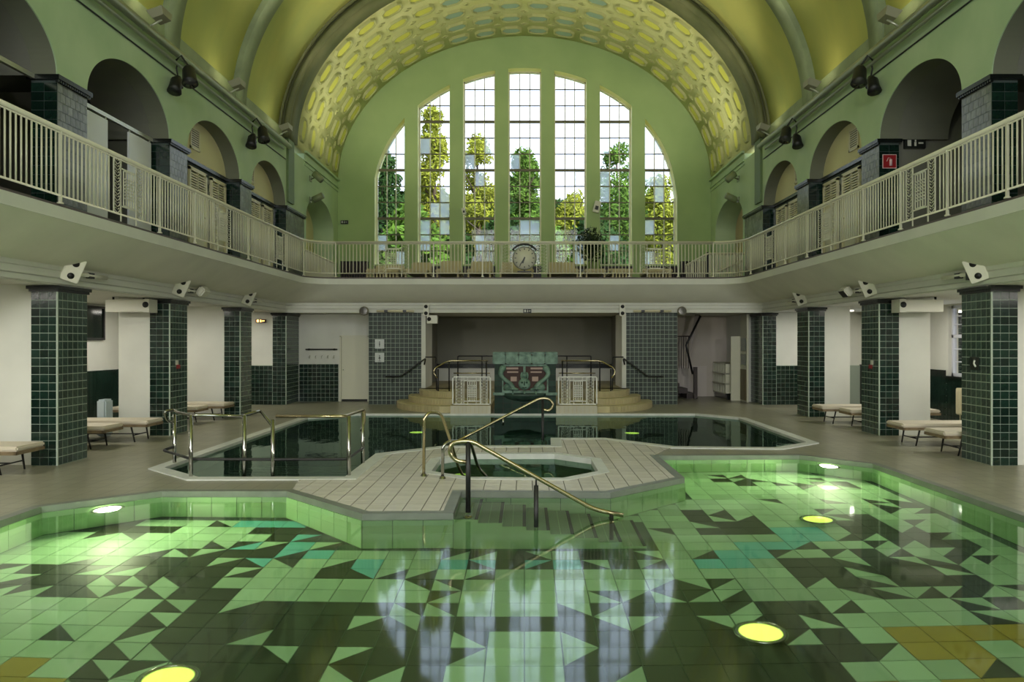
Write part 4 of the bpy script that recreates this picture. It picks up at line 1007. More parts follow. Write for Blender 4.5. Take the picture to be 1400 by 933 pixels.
# ================================================================ loungers
M_cush = mat('lounger_cushion', srt((206, 196, 176)), .8, bump=.2); M_wood = mat('lounger_wood', srt((130, 112, 84)), .5, var=.2, scale=10)
def make_lounger(raised):
    t = thing('lounger', 'x', 'lounger', (0, 0, 0), group='cushioned loungers along the side aisles')
    L = 1.95; h = .36; wd = .33; k0 = -.55 if raised else -L/2
    f = MB(); f.box(k0, L/2, -wd, -wd+.04, h-.07, h-.02).box(k0, L/2, wd-.04, wd, h-.07, h-.02).box(L/2-.04, L/2, -wd, wd, h-.07, h-.02)
    for k in range(9): x = k0+.1+k*(L/2-k0-.2)/8; f.box(x-.02, x+.02, -wd, wd, h-.05, h-.025)
    f.build('frame', M_wood, t)
    MB().bevbox(k0, L/2+.01, -wd+.01, wd-.01, h-.02, h+.05, .02).build('cushion', M_cush, t)
    if raised:
        Mh = Matrix.Translation((k0, 0, h))@Matrix.Rotation(math.radians(38), 4, 'Y')
        MB().bevbox(-.62, 0, -wd+.01, wd-.01, 0, .06, .02, Mh).build('headrest', M_cush, t); MB().box(-.62, 0, -wd, -wd+.04, -.05, 0, Mh).box(-.62, 0, wd-.04, wd, -.05, 0, Mh).build('head_frame', M_wood, t)
        MB().cyl((k0-.38, -wd+.06, h+.28), (k0-.1, -wd+.06, 0.02), .012, 6).cyl((k0-.38, wd-.06, h+.28), (k0-.1, wd-.06, 0.02), .012, 6).build('prop', M_dark, t)
    for x, dx in ((L/2-.32, .06), (-.42, -.06)):
        for s in (-1, 1): MB().tube([(x, s*(wd-.05), h-.06), (x+dx, s*(wd-.07), 0)], [.018, .013], 8).build('leg', M_dark, t)
    MB().cyl((L/2-.29, -wd+.06, .13), (L/2-.29, wd-.06, .13), .011, 6).cyl((-.42, 0, .13), (L/2-.3, 0, .13), .011, 6).build('stretcher', M_dark, t)
    return t
LG = [(-1, 11.15, -7.17, True, 'lounger at the left edge of the picture in front of the first tiled column'),
      (-1, 13.75, -7.36, True, 'nearer lounger behind the first left column, its headrest raised'),
      (-1, 14.72, -7.08, False, 'flat lounger just left of the second tiled column on the left'),
      (-1, 17.75, -7.44, False, 'nearer of the two low loungers before the third left column'),
      (-1, 18.72, -7.2, False, 'farther of the two low loungers before the third left column'),
      (1, 12.98, 6.93, True, 'lounger with raised headrest immediately left of the right-hand edge column'),
      (1, 14.2, 6.85, False, 'flat lounger standing just right of the second column on the right'),
      (1, 17.0, 7.1, False, 'nearer lounger half hidden behind the second column on the right'),
      (1, 17.95, 6.85, False, 'farther flat lounger beside the third column on the right')]
protos = {}
for s, Y, xe, rs, lab in LG:
    if rs not in protos: o = protos[rs] = make_lounger(rs)
    else: o = copy_tree(protos[rs])
    o.location = (xe+s*.97, Y, 0); o.rotation_euler = (0, 0, 0 if s < 0 else math.pi); o['label'] = lab
# ================================================================ fixtures on the cornice
def cornice_set(s, Y, where, flood):
    x = s*(XW-.07); z = 2.98
    t = thing('wall_speaker', 'flat white speaker plate with two round holes above the %s' % where, 'speaker', (x, Y, z-.15))
    Mx = Matrix.Translation((x-s*.10, Y+.12, z+.03))@Matrix.Rotation(s*math.radians(-24), 4, 'Y')@Matrix.Rotation(s*math.radians(50), 4, 'Z')
    MB().bevbox(-.03, .03, -.13, .13, -.19, .19, .01, Mx).build('plate', M_fix, t)
    for dz in (-.1, .1): MB().cyl(Mx@Vector((-s*.028, 0, dz)), Mx@Vector((-s*.037, 0, dz)), .05, 14).build('hole', M_dark, t)
    MB().cyl((x+s*.0, Y+.2, z), (x-s*.1, Y+.14, z), .018, 8).build('arm', M_fix, t)
    t = thing('tube_lamp', 'slim white tube lamp fixed beside the speaker above the %s' % where, 'lamp', (x-s*.06, Y+.9, z-.05))
    MB().cyl((x-s*.08, Y+.35, z-.02), (x-s*.08, Y+1.1, z-.02), .035, 10).build('tube', M_fix, t); MB().box(x-s*.05, x-s*.11, Y+.55, Y+.7, z-.07, z+.02).build('clip', M_dark, t)
    MB().cyl((x, Y+.62, z), (x-s*.08, Y+.62, z-.02), .02, 8).build('arm', M_fix, t)
    if flood:
        t = thing('floodlight', 'white angled floodlight on the cornice above the %s' % where, 'floodlight', (x-s*.15, Y+1.3, z-.1))
        Mf = Matrix.Translation((x-s*.2, Y+.95, z-.02))@Matrix.Rotation(s*math.radians(-40), 4, 'Y')
        MB().bevbox(-.08, .08, -.16, .16, -.1, .1, .03, Mf).build('housing', M_fix, t); MB().box(-.085, -.075, -.13, .13, -.08, .08, Mf).build('lens', M_dark, t)
        MB().cyl((x, Y+.95, z), (x-s*.14, Y+.95, z), .02, 8).build('arm', M_fix, t)
for s in (-1, 1):
    sd_ = 'left' if s < 0 else 'right'
    cornice_set(s, U1, 'nearest %s tiled column' % sd_, False); cornice_set(s, U2, 'second %s tiled column' % sd_, True); cornice_set(s, U3, 'third %s tiled column' % sd_, False)
yb = U4-.06
for k, (px, w_) in enumerate(((498, 0), (932, 0))):
    c = P(px, 425.5, yb-.12); t = thing('round_spotlight', 'round grey spotlight on the far cornice, %s' % ('above the white door' if k == 0 else 'right of the right pier'), 'spotlight', tuple(c))
    MB().lathe([(.001, -.11), (.13, -.10), (.14, -.02), (.10, .08), (.03, .12)], c, 18, 'Y').build('head', mat('spot_grey', srt((128, 124, 104)), .4), t)
    MB().lathe([(.001, -.115), (.11, -.112)], c, 18, 'Y').build('lens', mat('spot_lens', srt((70, 68, 60)), .2), t)
for a, b, lab in ((515, 566, 'over the left tiled pier'), (866, 918, 'over the right tiled pier')):
    p0, p1 = P(a, 425.5, yb-.1), P(b, 425.5, yb-.1); t = thing('tube_lamp', 'long tube lamp on the far cornice %s' % lab, 'lamp', tuple((p0+p1)/2))
    MB().cyl(p0, p1, .03, 10).build('tube', M_creamp, t)
    for q in (.25, .75): c = p0+(p1-p0)*q; MB().box(c.x-.05, c.x+.05, c.y-.03, c.y+.12, c.z-.04, c.z+.03).build('clip', M_dark, t)
for px, lab in ((582.5, 'left'), (851, 'right')):
    c = P(px, 424, yb-.08); t = thing('wall_speaker', 'upright white speaker plate with two black holes at the %s corner of the alcove' % lab, 'speaker', tuple(c))
    MB().bevbox(c.x-.085, c.x+.085, c.y-.03, c.y+.05, c.z-.18, c.z+.18, .01).build('plate', M_fix, t)
    for dz in (-.1, .1): MB().cyl((c.x, c.y-.031, c.z+dz), (c.x, c.y-.04, c.z+dz), .055, 14).build('hole', M_dark, t)
c = P(590.5, 437, U4-.1); t = thing('speaker_box', 'white speaker box under the beam at the left alcove corner', 'speaker', tuple(c))
MB().bevbox(c.x-.15, c.x+.16, c.y-.02, c.y+.25, c.z-.12, c.z+.12, .01).build('box', M_fix, t); MB().cyl((c.x-.08, c.y-.021, c.z+.01), (c.x-.08, c.y-.03, c.z+.01), .06, 14).build('hole', M_dark, t)
for s in (-1, 1):    # ceiling-hung boxes by the second columns
    x = s*(XW+.7); Y = U2-.25; t = thing('speaker_box', 'white ceiling-hung speaker box beside the second %s column' % ('left' if s < 0 else 'right'), 'speaker', (x, Y, 2.5))
    MB().bevbox(x-.38, x+.38, Y-.16, Y+.16, 2.48, 2.72, .01).build('box', M_fix, t); xf = x-s*.37
    MB().box(xf-.12 if s > 0 else xf, xf if s > 0 else xf+.12, Y-.17, Y+.17, 2.47, 2.73).build('front', M_fix, t)
    MB().cyl((x-s*.42, Y-.172, 2.62), (x-s*.42, Y-.18, 2.62), .06, 12).build('hole', M_dark, t)
    for q in (-.3, .3): MB().cyl((x+q, Y, 2.72), (x+q, Y, 2.78), .02, 6).build('hanger', M_dark, t)
# exit signs
M_sign = mat('sign_black', srt((30, 34, 30)), .4); M_signw = mat('sign_white', srt((214, 214, 200)), .4)
def exit_sign(c, s, lab, w_=.3, h_=.14, axis='Y', glow=None):
    t = thing('exit_sign', lab, 'sign', tuple(c))
    def bx(a, b, z0, z1, d0, d1): 
        if axis == 'Y': return MB().box(c.x+a, c.x+b, c.y+d0, c.y+d1, c.z+z0, c.z+z1)
        return MB().box(c.x+d0*s, c.x+d1*s, c.y+a, c.y+b, c.z+z0, c.z+z1)
    bx(-w_/2, w_/2, -h_/2, h_/2, -.04, .03).build('housing', M_sign if glow is None else mat('sign_orange_dark', srt((60, 34, 12)), .4), t)
    m_ = M_signw if glow is None else mat('sign_glow', (1, .45, .08), .4, emit=6)
    bx(-w_*.38, -w_*.2, -h_*.3, h_*.3, -.045, -.04).build('door_symbol', m_, t); bx(-w_*.05, w_*.05, -h_*.3, h_*.1, -.045, -.04).build('running_figure', m_, t); bx(-w_*.03, w_*.04, h_*.14, h_*.32, -.045, -.04).build('figure_head', m_, t); bx(w_*.15, w_*.38, -h_*.08, h_*.08, -.045, -.04).build('arrow', m_, t)
    return t
exit_sign(P(471, 304, 29.37), 1, 'dark exit sign on the green end wall left of the windows', .28, .13)
exit_sign(P(721, 425.5, yb-.03), 1, 'small exit sign at the middle of the far cornice', .24, .12)
exit_sign(P(357, 439, 22.95), 1, 'glowing orange exit sign on the white wall behind the left columns', .3, .1, glow=1)
exit_sign(Vector((7.88, 15.52, 5.9)), 1, 'exit sign inside the nearest open arch of the right gallery', .42, .2)
c = P(1360, 379, 11.6); t = exit_sign(Vector((XW-.1, 12.0, 2.92)), 1, 'exit sign above the right-hand edge column beside the tube lamp', .26, .13)
# toilet pictogram signs
for py, lab, skirt in ((470.5, 'upper white pictogram sign on the left tiled pier', 0), (489, 'lower white pictogram sign on the left tiled pier', 1)):
    c = P(519, py, 23.1); t = thing('pictogram_sign', lab, 'sign', tuple(c)); r_ = lambda a, b, z0, z1, nm, m_, d=0: MB().box(c.x+a, c.x+b, c.y-.012-d, c.y+.0, c.z+z0, c.z+z1).build(nm, m_, t)
    r_(-.14, .14, -.14, .14, 'plate', mat('sign_grey', srt((190, 196, 194)), .3)); MB().lathe([(.001, -.003), (.018, 0)], (c.x, c.y-.013, c.z+.055), 10, 'Y').build('head', M_dark, t)
    f = MB(); f.add([(c.x-.015, c.y-.015, c.z+.03), (c.x+.015, c.y-.015, c.z+.03), (c.x+(.035 if skirt else .018), c.y-.015, c.z-.04), (c.x-(.035 if skirt else .018), c.y-.015, c.z-.04)], [(0, 1, 2, 3)]).box(c.x-.01, c.x+.01, c.y-.015, c.y-.012, c.z-.085, c.z-.03); f.build('figure', M_dark, t)
    if skirt: r_(-.035, .035, -.115, -.10, 'caption', M_dark, .003)
# fire-extinguisher sign on the right gallery pillar, small signs on columns
c = Vector((XW+.2, U2-.012, 5.52)); t = thing('extinguisher_sign', 'red square fire extinguisher sign on a pillar of the right gallery', 'sign', tuple(c)); M_red = mat('sign_red', srt((150, 30, 36)), .4); M_pink = mat('sign_line', srt((236, 200, 200)), .4)
MB().box(c.x-.14, c.x+.14, c.y-.012, c.y, c.z-.14, c.z+.14).build('border', M_pink, t); MB().box(c.x-.128, c.x+.128, c.y-.015, c.y, c.z-.128, c.z+.128).build('plate', M_red, t)
MB().cyl((c.x+.02, c.y-.018, c.z-.09), (c.x+.02, c.y-.018, c.z+.04), .028, 10).build('bottle', M_pink, t); MB().tube([(c.x+.02, c.y-.018, c.z+.06), (c.x-.03, c.y-.018, c.z+.07), (c.x-.06, c.y-.018, c.z-.0)], .007, 6).build('hose', M_pink, t)
for s, Y, lab in ((-1, U2, 'small red and white sign on the second left column'), (1, U2, 'small red and white sign on the second right column')):
    c = Vector((s*(XW-.012), Y+.32, 1.42)); t = thing('notice', lab, 'sign', tuple(c)); MB().box(c.x-.01*s, c.x, c.y-.09, c.y+.02, c.z, c.z+.09).build('white_part', M_signw, t); MB().box(c.x-.012*s, c.x, c.y-.04, c.y+.1, c.z-.08, c.z+.0).build('red_part', M_red, t)
c = Vector((XW-.012, U1+.42, 1.55)); t = thing('pictogram_sign', 'small black square sign with a white kneeling figure on the right-hand edge column', 'sign', tuple(c))
MB().box(c.x-.008, c.x, c.y-.12, c.y+.12, c.z-.1, c.z+.1).build('plate', M_sign, t); MB().tube([(c.x-.012, c.y-.02, c.z+.05), (c.x-.012, c.y+.0, c.z), (c.x-.012, c.y-.05, c.z-.05)], .016, 6).tube([(c.x-.012, c.y-.02, c.z+.07), (c.x-.012, c.y-.02, c.z+.072)], .02, 8).build('figure', M_signw, t)
# coat hooks
c = P(440, 478, 24.28); t = thing('coat_rail', 'dark wall rail with a row of hooks below it left of the door', 'coat rail', tuple(c))
MB().cyl((c.x-.5, c.y-.05, c.z), (c.x+.5, c.y-.05, c.z), .022, 8).build('rail', M_dark, t)
for q in (-.4, .4): MB().box(c.x+q-.02, c.x+q+.02, c.y-.06, c.y+.02, c.z-.03, c.z+.03).build('bracket', M_dark, t)
for k in range(5): x = c.x-.38+.19*k; MB().tube([(x, c.y+.02, c.z-.2), (x, c.y-.05, c.z-.22), (x, c.y-.06, c.z-.25), (x, c.y-.03, c.z-.27)], .012, 6).build('hook', M_steel, t)
# left aisle: dark window
Ya, Yz = 7.0, 0
d = struct('window_9', (-10.08, 17.9, 1.95)); MB().box(-10.09, -10.04, 17.35, 17.4, 1.95, 2.72).box(-10.09, -10.04, 18.35, 18.4, 1.95, 2.72).box(-10.09, -10.04, 17.35, 18.4, 1.93, 1.98).box(-10.09, -10.04, 17.35, 18.4, 2.68, 2.73).build('window_frame', M_dark, d); MB().box(-10.095, -10.07, 17.4, 18.35, 1.98, 2.68).build('pane', mat('night_glass', srt((24, 34, 28)), .1), d)
# right aisle windows, radiator
M_wblue = mat('window_white', srt((206, 208, 216)), .4)
for k, (a, b) in enumerate(((16.4, 18.3), (12.4, 14.0), (20.6, 22.3))):
    d = struct('window_%d' % (10+k), (10.2, (a+b)/2, 1.08)); x = 10.22
    f = MB().box(x-.04, x+.04, a, a+.07, 1.08, 2.75).box(x-.04, x+.04, b-.07, b, 1.08, 2.75).box(x-.04, x+.04, a, b, 1.08, 1.15).box(x-.04, x+.04, a, b, 2.68, 2.75).box(x-.04, x+.04, a, b, 1.98, 2.06)
    m_ = (a+b)/2; f.box(x-.04, x+.04, m_-.05, m_+.05, 1.08, 2.75); f.build('window_frame', M_wblue, d)
    for z in (1.42, 1.72, 2.3, 2.5): MB().box(x-.012, x+.012, a, b, z-.012, z+.012).build('glazing_bar', M_wblue, d)
    for ya, yb_ in ((a+.07, m_-.05), (m_+.05, b-.07)):
        for z0, z1 in ((1.15, 1.98), (2.06, 2.68)): MB().add([(x, ya, z0), (x, yb_, z0), (x, yb_, z1), (x, ya, z1)], [(0, 1, 2, 3)]).build('pane', M_glass, d, fix=False)
    MB().box(9.98, 10.3, a-.05, b+.05, 1.03, 1.08).build('window_sill', M_black, d)
t = thing('radiator', 'flat cream radiator below the window of the right aisle', 'radiator', (9.9, 16.9, .2))
MB().bevbox(9.82, 9.98, 16.25, 17.5, .24, .84, .015).build('body', M_creamp, t); MB().cyl((9.9, 17.45, .1), (9.9, 17.45, .3), .015, 8).build('pipe', M_creamp, t)
for k in range(12): MB().box(9.81, 9.83, 16.3+k*.1, 16.34+k*.1, .28, .8).build('fin', M_creamp, t)
t = thing('towel_box', 'small pale blue board leaning in the left aisle beyond the nearest column', 'board', (-8.25, 15.3, 0)); MB().bevbox(-8.42, -8.24, 15.1, 15.4, .02, .75, .03).build('board', mat('pale_blue', srt((176, 190, 196)), .5), t)
# shoe shelf in the right recess
c0 = G(975, 546); x0 = 5.75; x1 = 6.55; y0 = 24.75
t = thing('shoe_shelf', 'white pigeonhole shelf of five by three cubbies in the right recess', 'shelf', ((x0+x1)/2, y0+.9, 0))
# the shelf stands against the side wall, its open front facing the stairs
sx = 6.52
f = MB(); f.box(sx, sx+.43, 24.9, 24.94, .18, 1.2).box(sx, sx+.43, 26.5, 26.54, .18, 1.2).box(sx+.41, sx+.43, 24.9, 26.54, .18, 1.2).box(sx, sx+.43, 24.9, 26.54, 1.17, 1.2).box(sx, sx+.43, 24.9, 26.54, .18, .21); f.build('carcass', M_wdoor, t)
for k in range(1, 5): MB().box(sx, sx+.4, 24.9+k*.328-.012, 24.9+k*.328+.012, .2, 1.18).build('divider', M_wdoor, t)
for z in (.52, .85): MB().box(sx-.03, sx+.4, 24.9, 26.54, z-.012, z+.012).build('shelf_board', M_wdoor, t)
MB().box(sx+.05, sx+.4, 24.95, 26.5, 0, .18).build('base', M_black, t)
# staircase in the right recess
t = thing('staircase', 'dark staircase with a sloping balustrade rising left behind the right pier', 'staircase', (4.6, 26, 0))
M_st = mat('stair_brown', srt((52, 38, 36)), .5); M_stf = mat('stair_panel', srt((96, 84, 82)), .6)
for k in range(9): MB().box(5.66-.27*(k+1), 5.66-.27*k+.03, 25.5, 26.5, .17*k, .17*(k+1)).build('step', M_st, t)
MB().box(5.6, 5.72, 25.38, 25.5, 0, 1.05).build('newel', M_st, t)
MB().tube([R_(947, 512, 25.4), R_(938, 472, 25.4), R_(941, 466, 25.4), R_(958, 432, 25.4)], .035, 8).build('rail', M_dark, t)
MB().add([R_(941, 488, 25.45), R_(950, 430, 25.45), R_(957, 430, 25.45), R_(945, 480, 25.45)], [(0, 1, 2, 3)]).build('string', mat('stair_string', srt((150, 140, 134)), .6), t)
for k in range(7): MB().cyl((4.95+.08*k, 25.42, 1.0), (4.95+.08*k, 25.42, 2.05), .01, 6).build('baluster', M_st, t)
MB().cyl((4.7, 25.42, 2.07), (5.5, 25.42, 2.07), .02, 6).build('landing_rail', M_st, t)
# ================================================================ pipes and lamps along the vault ledge
for s in (-1, 1):
    sd_ = 'left' if s < 0 else 'right'; x = s*(XW-.12)
    def pipe(name, lab, dx, z, r, m, y1=22.6):
        t = tag(MB().cyl((x-s*dx, -5.9, z), (x-s*dx, y1, z), r, 12).build(name, m), lab, 'pipe'); return t
    pipe('duct_pipe', 'thick steel pipe running below the vault along the %s wall' % sd_, .08, 7.66, .075, M_steel, 22.7)
    pipe('conduit', 'thin conduit just above the thick pipe on the %s wall' % sd_, .0, 7.80, .03, M_steel, 22.7)
    pipe('conduit', 'slim pale conduit just under the thick pipe on the %s wall' % sd_, .02, 7.5, .035, M_steel, 22.3)
    pipe('cable', 'dark cable line lowest under the pipes on the %s wall' % sd_, -.10, 7.34, .014, M_dark, 22.9)
    for k, u in enumerate((.01368, .01736, .0209)):
        Y = u*F; c = Vector((s*(XW-.36), Y, 7.92)); t = thing('uplight', 'small box uplight above the %s pipes, %s from the camera' % (sd_, ('nearest', 'middle one', 'farthest')[k]), 'uplight', tuple(c))
        Mx = Matrix.Translation(c)@Matrix.Rotation(s*math.radians(20), 4, 'Y')
        MB().add([Mx@Vector(v) for v in [(-.11, -.16, 0), (.11, -.16, 0), (.11, .16, 0), (-.11, .16, 0), (-.15, -.22, .14), (.15, -.22, .14), (.15, .22, .14), (-.15, .22, .14)]], [(0, 3, 2, 1), (0, 1, 5, 4), (1, 2, 6, 5), (2, 3, 7, 6), (3, 0, 4, 7)]).build('housing', mat('uplight_grey', srt((150, 148, 124)), .5), t)
        MB().box(-.10, .10, -.17, .17, .06, .07, Mx).build('lamp', mat('uplight_lamp', (1, .92, .6), .3, emit=4), t)
        MB().cyl(c, (s*(XW+.0), Y, 7.72), .02, 8).build('bracket', M_steel, t)
        spot('uplight_beam', c+Vector((0, 0, .16)), (-s*1, .15, .85), UPW, (1, .93, .66), 110, 1, .2)
    for k, (Y, lab) in enumerate(((15.3, 'nearer'), (19.6, 'farther'))):
        c = Vector((s*(XW-.45), Y, 7.32)); t = thing('stage_lamp', 'black cylindrical stage lamp on the %s pipes, %s pair' % (sd_, lab), 'stage lamp', tuple(c))
        d_ = Vector((-s*.25, -.35, -1)).normalized()
        MB().tube([c-d_*.05, c+d_*.02, c+d_*.28, c+d_*.35], [.08, .12, .14, .155], 16).build('barrel', M_dark, t); MB().tube([(s*(XW-.2), Y, 7.5), (s*(XW-.3), Y, 7.6), c+Vector((0, .16, .02)), c+Vector((0, .17, -.1))], .02, 6).build('yoke', M_dark, t)
        MB().cyl(c+d_*.345, c+d_*.355, .12, 16).build('lens', mat('lamp_lens', srt((60, 60, 56)), .1), t)
        c2 = Vector((s*(XW-.16), Y+.1, 7.12)); t = thing('stage_lamp', 'smaller black stage lamp against the %s wall, %s pair' % (sd_, lab), 'stage lamp', tuple(c2))
        MB().tube([c2+Vector((0, .1, .1)), c2, c2+Vector((0, -.05, -.14)), c2+Vector((0, -.09, -.24))], [.06, .11, .12, .14], 12).build('barrel', M_dark, t); MB().tube([c2+Vector((s*.02, .1, .42)), c2+Vector((s*.05, .12, .3)), c2+Vector((0, .1, .05))], .016, 6).build('yoke', M_dark, t)
        MB().cyl((c2.x, c2.y+.0, c2.z+.02), (c2.x, c2.y+.22, c2.z-.05), .05, 10).build('cap', M_dark, t)
    for k, (Y, z, lab) in enumerate(((25.6, 7.35, 'upper'), (25.6, 6.65, 'lower'))):
        c = Vector((s*(XW-.3), Y-.2, z)); t = thing('wall_spotlight', '%s grey-green spotlight on the %s wall beside the coffered vault' % (lab, sd_), 'spotlight', tuple(c))
        d_ = Vector((-s*.7, -.1, .3 if k else -.6)).normalized()
        MB().cyl(c-d_*.16, c+d_*.2, .11, 14).build('head', mat('spot_olive', srt((130, 138, 104)), .4), t); MB().cyl(c, (s*XW, Y, z-.05), .025, 8).build('arm', MATS['spot_olive'], t); MB().box(s*(XW-.03), s*XW, Y-.1, Y+.1, z-.12, z+.06).build('mount', MATS['spot_olive'], t)
    spot('coffer_beam', (s*5.9, 25.0, 7.4), (-s*.5, .35, 1), COF, (1, .96, .72), 150, 1, .15)
# ================================================================ underwater lamps
def lamp(c, nrm, r, lab, e, power, col=(.62, .85, .12)):
    c = Vector(c); nrm = Vector(nrm).normalized(); t = thing('underwater_lamp', lab, 'lamp', tuple(c), group='underwater lamps in the pools'); R = nrm.to_track_quat('Z', 'Y').to_matrix().to_4x4(); Mx = Matrix.Translation(c)@R
    mb = MB(); mb.lathe([(r*1.28, 0), (r*1.28, .02), (r*1.1, .035), (r*1.0, .02), (r, .0)], (0, 0, 0), 28); mb.v = [Mx@v for v in mb.v]; mb.build('ring', M_chrome, t)
    mb = MB(); mb.lathe([(.001, .03), (r*.6, .022), (r, .008)], (0, 0, 0), 28); mb.v = [Mx@v for v in mb.v]
    mb.build('lens', mat('lens_%d' % int(e*10), col, .2, emit=e), t)
    if power: l = area('lamp_light', c+nrm*.05, nrm, r*1.6, r*1.6, power, (.9, 1, .6)); l.data.shape = 'DISK'; l.data.spread = math.radians(170)
    return t
lamp(FL(230, 925), (0, 0, 1), .17, 'glowing round lamp in the pool floor at the bottom left', .8, 0)
lamp(FL(1040, 862), (0, 0, 1), .17, 'glowing round lamp in the pool floor right of the window reflections', 1.0, 0)
lamp(FL(1118, 708), (0, 0, 1), .17, 'glowing round lamp in the pool floor farther back on the right', .8, 0)
def on_wall(a, b, px): # point of the wall line a-b at a pixel column
    (ax, ay), (bx, by) = a, b; k = (px-717)/F; q = (k*ay-ax)/((bx-ax)-k*(by-ay)); return Vector((ax+(bx-ax)*q, ay+(by-ay)*q))
p = on_wall((-5.5, 8.75), (-4.55, 9.64), 145); lamp((p.x+.03, p.y-.03, -.3), (1, -1.05, -.1), .15, 'bright lamp in the pool wall at the left', 6, ULW*1.2, (1, 1, .7))
p = on_wall((5.35, 11.8), (4.55, 12.7), 1135); lamp((p.x-.03, p.y-.03, -.3), (-1, -1, -.1), .15, 'bright lamp in the pool wall at the far right corner', 6, ULW*1.2, (1, 1, .7))
lamp(FL(570, 591, 1.22), (0, 0, 1), .16, 'glowing lamp under the dark pool left of the fountain', 1.0, 0); lamp(FL(864, 592, 1.22), (0, 0, 1), .16, 'glowing lamp under the dark pool right of the fountain', 1.0, 0)
lamp((-1.0, 12.2, -.87), (0, 0, 1), .12, 'small lamp inside the octagonal whirlpool', .5, 0)
# ================================================================ gallery end: radiators, furniture, plant
for k, ((x0, x1), lab) in enumerate(zip([(-7.0, -5.95)]+spans+[(5.95, 7.0)], ['left of the windows']+['under the %s window from the left' % n for n in ('first', 'second', 'third', 'fourth', 'fifth', 'sixth', 'seventh')]+['right of the windows'])):
    zt_ = 4.95 if k in (0, 8) else 4.76; t = thing('radiator', 'dark finned radiator on the far gallery %s' % lab, 'radiator', ((x0+x1)/2, 29.25, 3.745))
    MB().box(x0, x1, 29.2, 29.36, zt_-.03, zt_).box(x0, x1, 29.2, 29.36, zt_-.55, zt_-.51).box(x0, x1, 29.3, 29.33, 3.745, zt_).build('frame', M_dark, t)
    nf = int((x1-x0)/.1)
    for q in range(nf): MB().box(x0+q*.1+.02, x0+q*.1+.08, 29.16, 29.3, 3.85, zt_-.05).build('fin', mat('radiator_brown', srt((58, 46, 42)), .5), t)
M_wick = mat('wicker', srt((196, 184, 144)), .7, bump=.6, bscale=60)
def daybed(px0, px1, Y, zt_, lab, sl=False):
    u = Y/F; x0, x1 = (px0-717)*u, (px1-717)*u; t = thing('garden_lounger', lab, 'lounger', ((x0+x1)/2, Y, 3.745), group='pale loungers on the far gallery')
    MB().bevbox(x0, x1, Y, Y+1.8, 4.0, 4.12, .03).build('seat', M_wick, t)
    MB().bevbox(x0+.03, x1-.03, Y+1.35, Y+1.45, 4.1, zt_, .03).build('back', M_wick, t)
    if sl:
        for q in range(int((x1-x0)/.1)): MB().box(x0+.02+q*.1, x0+.07+q*.1, Y-.03, Y, 3.8, 4.05).build('slat', M_wick, t)
    for xx in (x0+.05, x1-.05):
        for yy in (Y+.1, Y+1.7): MB().box(xx-.025, xx+.025, yy-.025, yy+.025, 3.745, 4.02).build('leg', M_wick, t)
    return t
for a, b, z, lab, sl in ((500, 545, 4.35, 'slatted pale lounger behind the far railing at the left', True), (552, 584, 4.45, 'pale lounger behind the far railing under the second window', False), (595, 628, 4.5, 'pale lounger between the second and third windows', False), (638, 672, 4.48, 'pale lounger under the third window', False),
                         (682, 730, 4.46, 'pale wide lounger right behind the clock', False), (750, 792, 4.46, 'pale lounger under the fifth window', False), (800, 829, 4.2, 'pale low lounger in front of the potted tree', False), (836, 866, 4.25, 'slatted pale lounger under the sixth window', True), (886, 920, 4.25, 'slatted pale lounger under the last window', True)):
    daybed(a, b, 23.4, z, lab, sl)
c = Vector((P(808, 0, 26).x, 26.2, 3.745)); t = thing('potted_tree', 'small dark-leaved tree in a ribbed pot on the far gallery', 'plant', tuple(c))
mb = MB(); mb.lathe([(.001, 0), (.24, 0), (.30, .62), (.27, .62), (.26, .55), (.001, .55)], c, 24); mb.build('pot', mat('pot_grey', srt((92, 90, 82)), .5), t)
for k in range(14): a = k*math.pi/7; MB().cyl(c+Vector((.245*math.cos(a), .245*math.sin(a), .02)), c+Vector((.30*math.cos(a), .30*math.sin(a), .6)), .012, 5).build('rib', MATS['pot_grey'], t)
MB().tube([c+Vector((0, 0, .5)), c+Vector((.03, 0, 1.1)), c+Vector((-.02, 0, 1.7))], [.035, .028, .015], 8).build('trunk', mat('bark', srt((74, 60, 44)), .8), t)
def leaves(name, m, par, n, fn, size, seed):
    r = random.Random(seed); vs = []; fs = []
    for k in range(n):
        c_ = fn(r); s_ = size*(.6+.8*r.random()); a = Vector((r.gauss(0, 1), r.gauss(0, 1), r.gauss(0, 1))).normalized(); b = a.orthogonal().normalized(); q = len(vs)
        vs += [c_-a*s_*.5, c_+b*s_*.22, c_+a*s_*.5, c_-b*s_*.22]; fs.append((q, q+1, q+2, q+3))
    mb = MB(); mb.add(vs, fs); o = mb.build(name, m, par, fix=False); tag(o, kind='stuff'); return o
def ellip(c_, rx, ry, rz, shell=.55):
    def f(r):
        v = Vector((r.gauss(0, 1), r.gauss(0, 1), r.gauss(0, 1))).normalized()*(shell+(1-shell)*r.random())
        return Vector(c_)+Vector((v.x*rx, v.y*ry, v.z*rz))
    return f
leaves('foliage', mat('ficus_leaf', srt((38, 58, 26)), .5, island=.3), t, 1500, ellip(c+Vector((0, 0, 1.45)), .5, .5, .62, .1), .12, 5)
